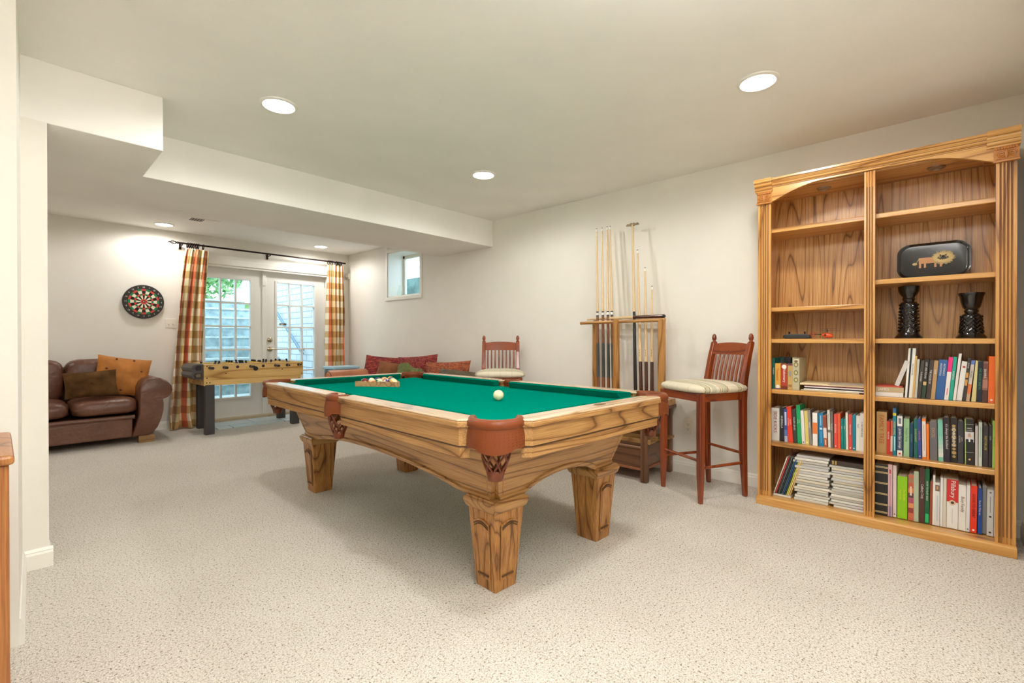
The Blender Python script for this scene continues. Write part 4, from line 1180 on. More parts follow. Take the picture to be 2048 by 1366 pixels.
def arm(sgn):
    # profile in x (outward = sgn) and z, extruded along y; rolled top
    prof = [(.735, .075), (.795, .30), (.800, .52), (.800, .585), (.822, .640), (.862, .678), (.920, .690), (.985, .680), (1.045, .645), (1.082, .595), (1.092, .545), (1.078, .500), (1.045, .468), (1.005, .455), (1.010, .40), (1.008, .33), (.99, .24), (.955, .15), (.915, .095), (.88, .075)]
    m = MB()
    P = [((x if sgn > 0 else -x+.02), z) for x, z in prof]
    cx_ = sum(p[0] for p in P)/len(P); cz_ = sum(p[1] for p in P)/len(P)
    rg = []
    for y, k in ((-.372, .93), (-.362, .98), (-.345, 1.), (.30, 1.), (.36, .97)):
        rg.append([(cx_+(x-cx_)*k, y, cz_+(z-cz_)*k) for x, z in P])
    m.loft(rg).build('arm', M_leath, SF, smooth=50)
arm(1); arm(-1)
for x in (.865, -.845):
    MB().bb((x-.07, -.34, 0), (x+.07, -.24, .078)).build('foot', wood('sofa_foot_wood', (168, 132, 84), (150, 112, 66), (110, 76, 40), axis='X'), SF, bevel=.004)

# ------------------------------------------------------------------ tan sofa along the right wall, mostly behind the pool table
M_tan = leather('tan_leather', (188, 118, 80), .42)
TS = thing('tan_sofa', 'low tan leather sofa along the right wall behind the pool table', 'sofa', (3.35, 4.95, 0))
# local x towards the wall (+), y along the wall
MB().bb((-.40, -.92, .06), (.42, .92, .28)).build('base', M_tan, TS, bevel=.015)
for a, b in ((-.75, -.26), (-.25, .25), (.26, .75)):
    cushion(MB(), (-.44, a, .28), (.24, b, .44), .02, seed=a).build('seat_cushion', M_tan, TS, smooth=60)
for x, y in ((-.36, -.85), (-.36, .85), (.38, -.85), (.38, .85)): MB().bb((x-.04, y-.04, 0), (x+.04, y+.04, .065)).build('foot', M_black, TS)
MB().bb((.20, -.95, .10), (.44, .95, .655)).build('back', M_tan, TS, bevel=.06)
for s_ in (-1, 1):
    m = MB(); rg = []
    yc = s_*.86
    for x, k in ((-.50, .9), (-.485, 1.), (.30, 1.), (.42, .97)):
        pts = []
        for i in range(20):
            a = -R(40)+R(260)*i/19
            pts.append((x, yc+.11*k*math.cos(a), .595+.108*k*math.sin(a)))
        pts += [(x, yc-.08*k, .07), (x, yc+.08*k, .07)]
        rg.append(pts)
    ar = m.loft(rg).build('arm', M_tan, TS, smooth=60)
    MB().tube([(-.497, yc+.095*math.cos(-R(40)+R(260)*i/19), .595+.095*math.sin(-R(40)+R(260)*i/19)) for i in range(20)], .006, 6).build('piping', plain('dark_piping', (86, 44, 30), rough=.5), ar, smooth=60)
# --- cushions on the tan sofa
def kilim(name, base, a1, a2, a3, sc=30.):
    m, nt, b = new_mat(name); L = nt.links
    tc = nd(nt, 'ShaderNodeUVMap'); mp = nd(nt, 'ShaderNodeMapping'); mp.inputs['Scale'].default_value = (1, 1.6, 1)
    L.new(tc.outputs[0], mp.inputs[0])
    v = nd(nt, 'ShaderNodeTexVoronoi', Scale=sc*.42); v.distance = 'MANHATTAN'; L.new(mp.outputs[0], v.inputs['Vector'])
    w = nd(nt, 'ShaderNodeTexWave', Scale=sc*.12, Distortion=1.5); w.bands_direction = 'Y'; L.new(mp.outputs[0], w.inputs['Vector'])
    r = ramp(nt, [(0, lin(a1)), (.22, lin(a2)), (.4, lin(base)), (.75, lin(a3))], 'CONSTANT'); L.new(v.outputs['Distance'], r.inputs['Fac'])
    r2 = ramp(nt, [(0, (.28, .2, .2)), (.45, (1, 1, 1))]); L.new(w.outputs['Fac'], r2.inputs['Fac'])
    mx = nd(nt, 'ShaderNodeMix', data_type='RGBA', blend_type='MULTIPLY'); mx.inputs[0].default_value = .8
    L.new(r.outputs['Color'], mx.inputs[6]); L.new(r2.outputs['Color'], mx.inputs[7]); L.new(mx.outputs[2], b.inputs['Base Color'])
    b.inputs['Roughness'].default_value = .9
    return m
K1 = kilim('rust_kilim', (168, 64, 48), (214, 130, 80), (150, 50, 48), (130, 44, 46))
K2 = kilim('burgundy_kilim', (130, 40, 50), (226, 170, 96), (70, 26, 34), (176, 80, 70), 44)
K3 = kilim('striped_kilim', (156, 76, 56), (236, 168, 96), (70, 44, 38), (190, 110, 70), 50)
M_br = plain('brown_suede', (134, 82, 46), rough=.85, mottle=.25, mscale=12.)
M_gr = plain('olive_grey_cloth', (98, 88, 70), rough=.9, mottle=.25, mscale=12.)
M_grn = plain('olive_green_throw', (104, 112, 64), rough=.95, mottle=.3, mscale=30.)
GC = None
def TP(y, x, z, lean, roll, yaw=-90): return PM((x, y, z), yaw, lean, roll)
pillow('throw_pillow', 'rust red patterned cushion nearest the tan sofa arm', 'pillow', K1, .56, .47, .15, TP(5.62, 3.50, .645, 18, -4, -60), 11)
pillow('throw_pillow', 'plain brown suede cushion leaning on the rust red patterned one', 'pillow', M_br, .36, .36, .14, TP(5.27, 3.38, .640, 22, -7, -62), 12)
pillow('throw_pillow', 'burgundy patterned cushion at the highest point of the row on the tan sofa', 'pillow', K2, .54, .50, .16, TP(4.86, 3.53, .655, 16, 5, -62), 13)
pillow('throw_pillow', 'banded brown and orange cushion between burgundy cushion and grey one', 'pillow', K3, .58, .42, .15, TP(4.30, 3.54, .640, 18, 3, -66), 14)
pillow('throw_pillow', 'dark grey green cushion slumped closest to the far bar stool', 'pillow', M_gr, .50, .32, .17, TP(3.95, 3.40, .620, 34, -6, -58), 15, None, None, .1, .03)
m = MB(); m.fix = False
def thr(u, v):
    a = u*2-1
    x = 3.36-.16*v+.03*math.sin(9*u+3*v); y = 4.70-.20*a+.05*math.sin(5*v+3*u)
    z = .745+.035*math.cos(a*1.3)*(1-v*.2)+.016*math.sin(16*u+5*v)-.16*v*v-.03*a*a-.05*a
    return (x, y, z)
m.grid(thr, 40, 24, 0, None, lambda u, v: (u, v))
th_ = m.build('throw_blanket', M_grn, None, smooth=70); s_ = th_.modifiers.new('thickness', 'SOLIDIFY'); s_.thickness = .02
tag(th_, 'crumpled olive green throw in front of the burgundy cushion', 'throw')
# pale blue storage box behind the far arm
BX = thing('storage_box', 'pale blue box standing behind the far arm of the tan sofa', 'storage box', (3.40, 6.52, 0))
MB().bb((-.19, -.15, 0), (.19, .15, .67)).build('body', plain('slate_blue_plastic', (96, 118, 130), rough=.5), BX, bevel=.02)
MB().bb((-.205, -.165, .67), (.205, .165, .712)).build('lid', plain('pale_blue_plastic', (168, 206, 226), rough=.3), BX, bevel=.012)
# glass bottle on the sill of the small window
GB = MB().lathe([(0, 0), (.032, 0), (.036, .006), (.036, .055), (.026, .095), (.013, .125), (.0125, .155), (.017, .160), (.017, .168), (.011, .168)], 24, cap=False)
gb = GB.build('glass_bottle', glass_mat('clear_bottle_glass', (.93, .97, .94)), None, smooth=60)
gb.location = (XR+.13, WY1-.10, WZ0+.012)
tag(gb, 'small clear glass bottle on the sill of the basement window', 'bottle')
# wooden cabinet at the left edge of the view
WC = thing('wooden_cabinet', 'brown wooden cabinet corner at the left edge, in front of the white wall end', 'cabinet', (-.22, 2.0, 0))
M_cab = wood('cabinet_redwood', (176, 116, 60), (150, 88, 40), (100, 54, 24), axis='Z', size=5, ring=6, rough=.35)
MB().bb((-.24, -.22, .06), (.24, .22, .775)).build('body', M_cab, WC, bevel=.004)
MB().bb((-.252, -.235, .775), (.2495, .235, .800)).build('top', M_cab, WC, bevel=.008)
MB().bb((-.245, -.225, 0), (.245, .225, .06)).build('plinth', M_cab, WC, bevel=.004)
MB().bb((-.20, -.232, .12), (.20, -.22, .72)).build('door', M_cab, WC, bevel=.006)
# ================================================================== OAK BOOKCASE
M_bz = wood('golden_oak_z', (216, 164, 90), (198, 142, 66), (140, 92, 38), axis='Z', size=7, ring=6, stretch=.06, rough=.3, pores=.45, coat=.35)
M_by = wood('golden_oak_y', (218, 168, 94), (200, 144, 68), (144, 96, 42), axis='Y', size=7, ring=6, stretch=.06, rough=.28, pores=.4, coat=.4)
M_bback = wood('oak_veneer_back', (212, 168, 106), (196, 148, 84), (124, 86, 46), axis='Z', size=5.5, ring=17, stretch=.08, rough=.35, pores=.6, coat=.3)
M_bgroove = plain('oak_flute_glaze', (128, 80, 34), rough=.5)  # darker glaze gathered in the flutes, reused for lines under the cornice steps
BK = thing('bookcase', 'tall golden oak double bookcase with fluted pilasters against the right wall', 'bookcase', (3.453, 0, 0))
def stile(y0, y1, nfl, parent=BK, name='pilaster'):
    w_ = y1-y0; pts = [(.0, y0)]
    m0 = w_*.14; fwid = (w_-2*m0)/nfl
    for k in range(nfl):
        c = y0+m0+fwid*(k+.5); r_ = fwid*.34
        pts += [(0, c-r_), (.0055, c-r_*.7), (.007, c), (.0055, c+r_*.7), (0, c+r_)]
    pts += [(0, y1), (.022, y1), (.022, y0)]
    m = MB().prism(pts, .056, 2.075, 'Z')
    for k in range(nfl):
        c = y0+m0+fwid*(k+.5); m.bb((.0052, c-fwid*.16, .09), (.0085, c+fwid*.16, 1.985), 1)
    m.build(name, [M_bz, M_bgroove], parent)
stile(.868, .946, 4); stile(-.245, -.170, 4); stile(.321, .372, 3, BK, 'centre_stile')
for y0, y1 in ((.924, .946), (-.245, -.223), (.336, .357)):
    MB().bb((.022, y0, .05), (.335, y1, 2.085)).build('side_panel', M_bz, BK)
MB().bb((.335, -.245, .03), (.345, .946, 2.09)).build('back_panel', M_bback, BK)
MB().bb((.022, -.223, 2.072), (.335, .924, 2.090)).build('top_panel', M_by, BK)
m = MB().prism([(-.020, 0), (-.020, .046), (-.014, .054), (.0, .058), (.33, .058), (.33, 0)], -.248, .950, 'Y')
m.build('plinth', M_by, BK, bevel=.002)
SHELF = []
for (y0, y1, zs) in ((.357, .924, (1.826, 1.305, 1.099, .765, .417)), (-.223, .336, (1.828, 1.443, 1.099, .762, .420))):
    for z in zs:
        MB().bb((.030, y0, z-.028), (.335, y1, z)).build('shelf', M_by, BK, bevel=.004)
# arched valance over both bays
pts = [(.868, 2.1), (-.170, 2.1)]
N = 40
def va(y):
    e = min(.868-y, y+.170)
    return 1.996+(.084*math.sin(min(1, e/.30)*PI/2) if e < .30 else .084)
pts += [(-.170+(.868+.170)*i/N, va(-.170+(.868+.170)*i/N)) for i in range(N+1)]
MB().prism(pts, .0, .020, 'X').build('valance', M_by, BK, bevel=.002)
# cornice, with blocks breaking forward over the pilasters
CP = [(.02, 2.092), (-.004, 2.092), (-.006, 2.099), (-.014, 2.104), (-.016, 2.114), (-.026, 2.124), (-.028, 2.130), (-.034, 2.132), (-.034, 2.144), (.335, 2.144), (.335, 2.092)]
def corn(prof, y0, y1, name, lines):
    m = MB().prism(prof, y0, y1, 'Y')
    for x, z in lines: m.bb((x-.0006, y0-.0004, z-.0022), (x+.01, y1+.0004, z+.0012), 1)
    m.build(name, [M_by, M_bgroove], BK)
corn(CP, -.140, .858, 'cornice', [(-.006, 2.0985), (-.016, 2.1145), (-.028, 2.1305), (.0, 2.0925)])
CB = [(.02, 2.068), (-.012, 2.068), (-.014, 2.078), (-.022, 2.084), (-.024, 2.096), (-.034, 2.108), (-.036, 2.120), (-.046, 2.126), (-.046, 2.148), (.335, 2.148), (.335, 2.068)]
for y0, y1 in ((.856, .960), (-.256, -.136)):
    corn(CB, max(y0, -.262), y1, 'cornice_block', [(-.014, 2.0785), (-.024, 2.0965), (-.036, 2.1205)])
M_carve = plain('carved_oak', (186, 120, 54), rough=.3, coat=.4)
for y0, y1 in ((.862, .950), (-.251, -.162)):
    c = MB(); yc = (y0+y1)/2; w_ = (y1-y0)/2
    c.bb((-.010, y0, 1.998), (.0, y1, 2.068)); c.bb((-.015, y0-.003, 1.990), (.002, y1+.003, 2.000))
    for s_ in (-1, 1):
        sp = [(-.012-.003*i/22, yc+s_*(w_*.42+(.022-.0008*i)*math.cos(2.2*PI*2*i/22)*.8), 2.028+(.020-.0008*i)*math.sin(2.2*PI*2*i/22)) for i in range(23)]
        c.tube(sp, .0036, 6)
        c.tube([(-.012, yc+s_*w_*.1, 2.004), (-.014, yc+s_*w_*.5, 2.008), (-.012, yc+s_*w_*.9, 2.004)], .0035, 6)
        for k in range(4): c.sphere((-.012, yc+s_*(w_*.12+w_*.23*k), 2.058), .0072, 8, 6)
    c.tube([(-.012, yc, 2.004), (-.016, yc, 2.03), (-.012, yc, 2.05)], [.003, .008, .003], 8)
    c.build('carved_capital', M_carve, BK, smooth=50)
for y in (.60, .06):
    p = MB().lathe([(.0, -.004), (.030, -.004), (.034, -.010), (.040, -.006), (.040, 0), (0, 0)], 28, (.17, y, 2.072))
    p.build('puck_light', [plain('puck_metal', (170, 164, 156), rough=.3, metal=.8)], BK, smooth=40)
# ------------------------------------------------------------------ books
M_page = plain('book_pages', (226, 216, 194), rough=.9)
M_spinew = plain('spine_white', (236, 234, 228), rough=.5)
M_spineb = plain('spine_black', (26, 26, 28), rough=.5)
def bmat(c): return plain('book_cover_%d_%d_%d' % tuple(c), tuple(c), rough=.42)
ORD = ['first', 'second', 'third', 'fourth', 'fifth', 'sixth', 'seventh', 'eighth', 'ninth', 'tenth', 'eleventh', 'twelfth', 'thirteenth', 'fourteenth', 'fifteenth', 'sixteenth', 'seventeenth', 'eighteenth', 'nineteenth', 'twentieth', 'twenty-first', 'twenty-second', 'twenty-third']
ROWN = {'R4': 'upper right book row', 'R5': 'middle right book row', 'R6': 'bottom right book row', 'L5': 'lower left book row', 'L4': 'upper left book row'}
ROWG = {'R4': 'books in the upper right row of the bookcase', 'R5': 'books in the middle right row of the bookcase', 'R6': 'books in the bottom right row of the bookcase', 'L5': 'books in the lower left row of the bookcase', 'L4': 'books in the upper left row of the bookcase'}
def spine_M(y, z): return frame_M((-.0034, y, z), (0, 0, -1), (0, -1, 0))
def book(w, h, d, col, text='', tcol='', style='', name='book'):
    """spine in the local plane x = 0 facing -x; origin at the middle of the spine's foot"""
    mats = [bmat(col)]
    def mi(m_):
        if m_ not in mats: mats.append(m_)
        return mats.index(m_)
    m = MB(); ct = min(.003, w*.2)
    m.bb((0, -w/2, 0), (.003, w/2, h)); m.bb((.003, -w/2, 0), (d, -w/2+ct, h)); m.bb((.003, w/2-ct, 0), (d, w/2, h))
    cnt = [0]
    def band(z0, z1, c, wk=1.0, x=-.0006):
        cnt[0] += 1; x = x-.00012*cnt[0]
        m.bb((x, -w/2*wk, z0*h), (0, w/2*wk, z1*h), mi(c if not isinstance(c, tuple) else bmat(c)))
    def disc(z, r_, c, x=-.0020, sy=1.):
        Mx = Matrix.Translation((x, 0, z*h)) @ Matrix.Rotation(R(-90), 4, 'Y')
        m.lathe([(0, 0), (r_, 0), (r_, .0009), (0, .0009)], 16, (0, 0, 0), mi(c if not isinstance(c, tuple) else bmat(c)), Mx @ Matrix.Diagonal((sy, 1, 1, 1)))
    S = style
    if S == 'square': band(.34, .43, (206, 174, 120), .8); band(.0, .33, (44, 66, 50), 1.)
    if S == 'pinktop': band(.66, 1., (232, 44, 126)); band(.12, .28, (214, 120, 140), .25)
    if S == 'redmark': disc(.86, w*.25, (170, 40, 36))
    if S == 'amber': band(.36, .50, (206, 150, 70), .8); band(.54, .66, (206, 150, 70), .8); 
    if S == 'blueorange': band(.9, 1., (92, 120, 190)); band(.18, .42, (222, 120, 70)); band(.0, .18, (196, 170, 140))
    if S == 'photo': band(.62, .95, (120, 72, 62)); band(.35, .55, (176, 122, 104)); band(0, .3, (84, 50, 44))
    if S == 'dot': disc(.06, w*.22, M_spinew if sum(col) < 560 else (70, 70, 90))
    if S == 'split': band(.5, .9, (196, 204, 226), .55); band(0, .18, (168, 176, 200)); band(.2, .36, (90, 120, 176))
    if S == 'orangelabel': band(.36, .70, (230, 126, 50), .92)
    if S == 'bluelines': band(.62, .93, (150, 200, 222), .22); band(.5, .56, (206, 226, 236), .5); band(.10, .45, (90, 170, 206), .2)
    if S == 'midwhite': band(.28, .60, (226, 214, 204), .9); band(.06, .22, (226, 200, 184), .3); band(.64, .96, (140, 70, 48), .8)
    if S == 'midgrey': band(.40, .47, (110, 108, 96)); band(.55, .9, (150, 150, 144), .2)
    if S == 'orangetop': band(.55, 1., (206, 96, 60)); band(0, .10, (200, 60, 40))
    if S == 'yellowtop': band(.90, 1., (48, 106, 160)); band(.84, .90, (232, 212, 70)); band(.10, .40, (206, 226, 230), .3)
    if S == 'whiteends': band(.74, .99, (232, 230, 226), .97); band(.0, .14, (232, 230, 226), .97); disc(.06, w*.22, (200, 70, 50)); band(.80, .94, (120, 124, 130), .5)
    if S == 'orangeends': band(.93, 1., (236, 130, 40)); band(.0, .05, (236, 130, 40)); band(.2, .85, (196, 160, 140), .2)
    if S == 'fadewhite':
        for k in range(6): band(.62-.1*k-.02, .72-.1*k-.02, tuple(int(120+(214-120)*k/5) if i == 0 else int((190, 168)[i-1]+((216, 206)[i-1]-(190, 168)[i-1])*k/5) for i in range(3)))
    if S == 'gold':
        for k in range(9): disc(.14+.085*k, w*(.36 if k % 2 else .28), (176, 146, 92), -.0010)
    if S == 'portrait':
        band(.50, .72, (210, 206, 204), .98); disc(.635, w*.17, (206, 150, 118), -.0036, 1.); disc(.665, w*.16, (170, 164, 158), -.0032); band(.50, .56, (30, 30, 34), .8, -.0040); band(.505, .565, (236, 236, 236), .18, -.0046)
        band(.88, .885, M_spinew); band(.27, .275, M_spinew); band(.80, .805, M_spinew, .5); disc(.12, w*.14, (196, 160, 90))
        m.bb((-.0006, w/2-.004, 0), (0, w/2, h), mi(bmat((156, 190, 110))))
    if S == 'mintlines': band(.2, .9, (150, 176, 160), .25)
    if S == 'bands':
        for z in (.945, .84, .63, .42, .21, .055):
            for q in (-.010, .010): band(z+q-.006, z+q+.006, (206, 186, 134), .96)
    if S == 'redspeck': band(.82, .9, (200, 80, 80), .4, -.0006); band(.2, .8, (190, 140, 160), .3); band(0, .2, (150, 130, 170), .6)
    if S == 'patch':
        for k, c in enumerate(((206, 110, 80), (150, 60, 60), (222, 150, 90), (170, 80, 110), (90, 60, 70), (226, 140, 70), (186, 90, 60), (160, 120, 90))): band(.06+.11*k, .16+.11*k, c, .9)
        band(.55, .75, (226, 200, 180), .35, -.0010)
    if S == 'greenfoot': band(.02, .18, (40, 190, 110), .8)
    if S == 'photosq': band(.80, .94, (120, 96, 82), .9); band(.84, .92, (196, 150, 120), .35, -.001); band(.1, .7, (190, 196, 204), .3)
    if S == 'redtop': band(.54, 1., (206, 46, 44), .99); disc(.53, w*.30, (222, 196, 160)); disc(.53, w*.16, (70, 60, 50), -.0030); band(.1, .4, (196, 200, 206), .06)
    if S == 'whitedot': disc(.06, w*.20, M_spinew)
    if S == 'dotmid': disc(.42, w*.2, M_spineb); disc(.94, w*.16, (110, 110, 110)); disc(.08, w*.2, (70, 70, 70)); band(.5, .85, (150, 150, 150), .15)
    if S == 'whitefoot': band(0, .03, (90, 70, 150)); disc(.10, w*.36, M_spinew)
    if S == 'whitetopdot': disc(.90, w*.36, M_spinew); band(0, .14, (120, 50, 30))
    if S == 'oval': band(.93, 1., (110, 60, 80)); disc(.62, w*.3, (150, 146, 140), -.0020, 2.6); band(.1, .2, (160, 120, 70), .7)
    if S == 'ovals':
        for z in (.80, .55, .32): disc(z, w*.34, (120, 116, 84), -.0012, 1.3); disc(z, w*.2, (206, 190, 130), -.0022, 1.3)
        band(.86, .98, (206, 200, 170), .9); band(.88, .94, (120, 90, 60), .5, -.001)
    if text:
        tm = M_spinew if tcol == 'W' else M_spineb if tcol in ('B', '') else bmat(tcol)
        if isinstance(tcol, (list, tuple)) and sum(tcol) > 670: tm = M_spinew
        if isinstance(tcol, (list, tuple)) and sum(tcol) < 110: tm = M_spineb
        parts_ = text.split('|'); n = len(parts_)
        zone = {'square': (.46, .97), 'redtop': (.62, .98), 'orangelabel': (.4, .66), 'portrait': (.75, .98), 'whiteends': (.18, .70), 'blueorange': (.45, .88), 'greenfoot': (.25, .95), 'amber': (.68, .97)}.get(S, (.20, .95) if len(text) > 6 else (.5, .92))
        if 'ALCOHOLICS' in text: zone = (.55, .96)
        for k, s_ in enumerate(parts_):
            size = w*.62/n
            y = -w*(.5-(k+.5)/n)*.8 if n > 1 else 0
            if S == 'portrait':
                M_ = frame_M((-.0030, 0, h*(.79-.04*k)), (0, -1, 0), (0, 0, 1)); m.text(s_, w*.14, M_, mi(tm), maxw=w*.85); continue
            m.text(s_, size, spine_M(y, h*(zone[0]+zone[1])/2), mi(tm), maxw=h*(zone[1]-zone[0]))
    o = m.build(name, mats, None)
    MB().bb((.0032, -w/2+ct, .003), (d-.003, w/2-ct, h-.003)).build('pages', M_page, o)
    return o
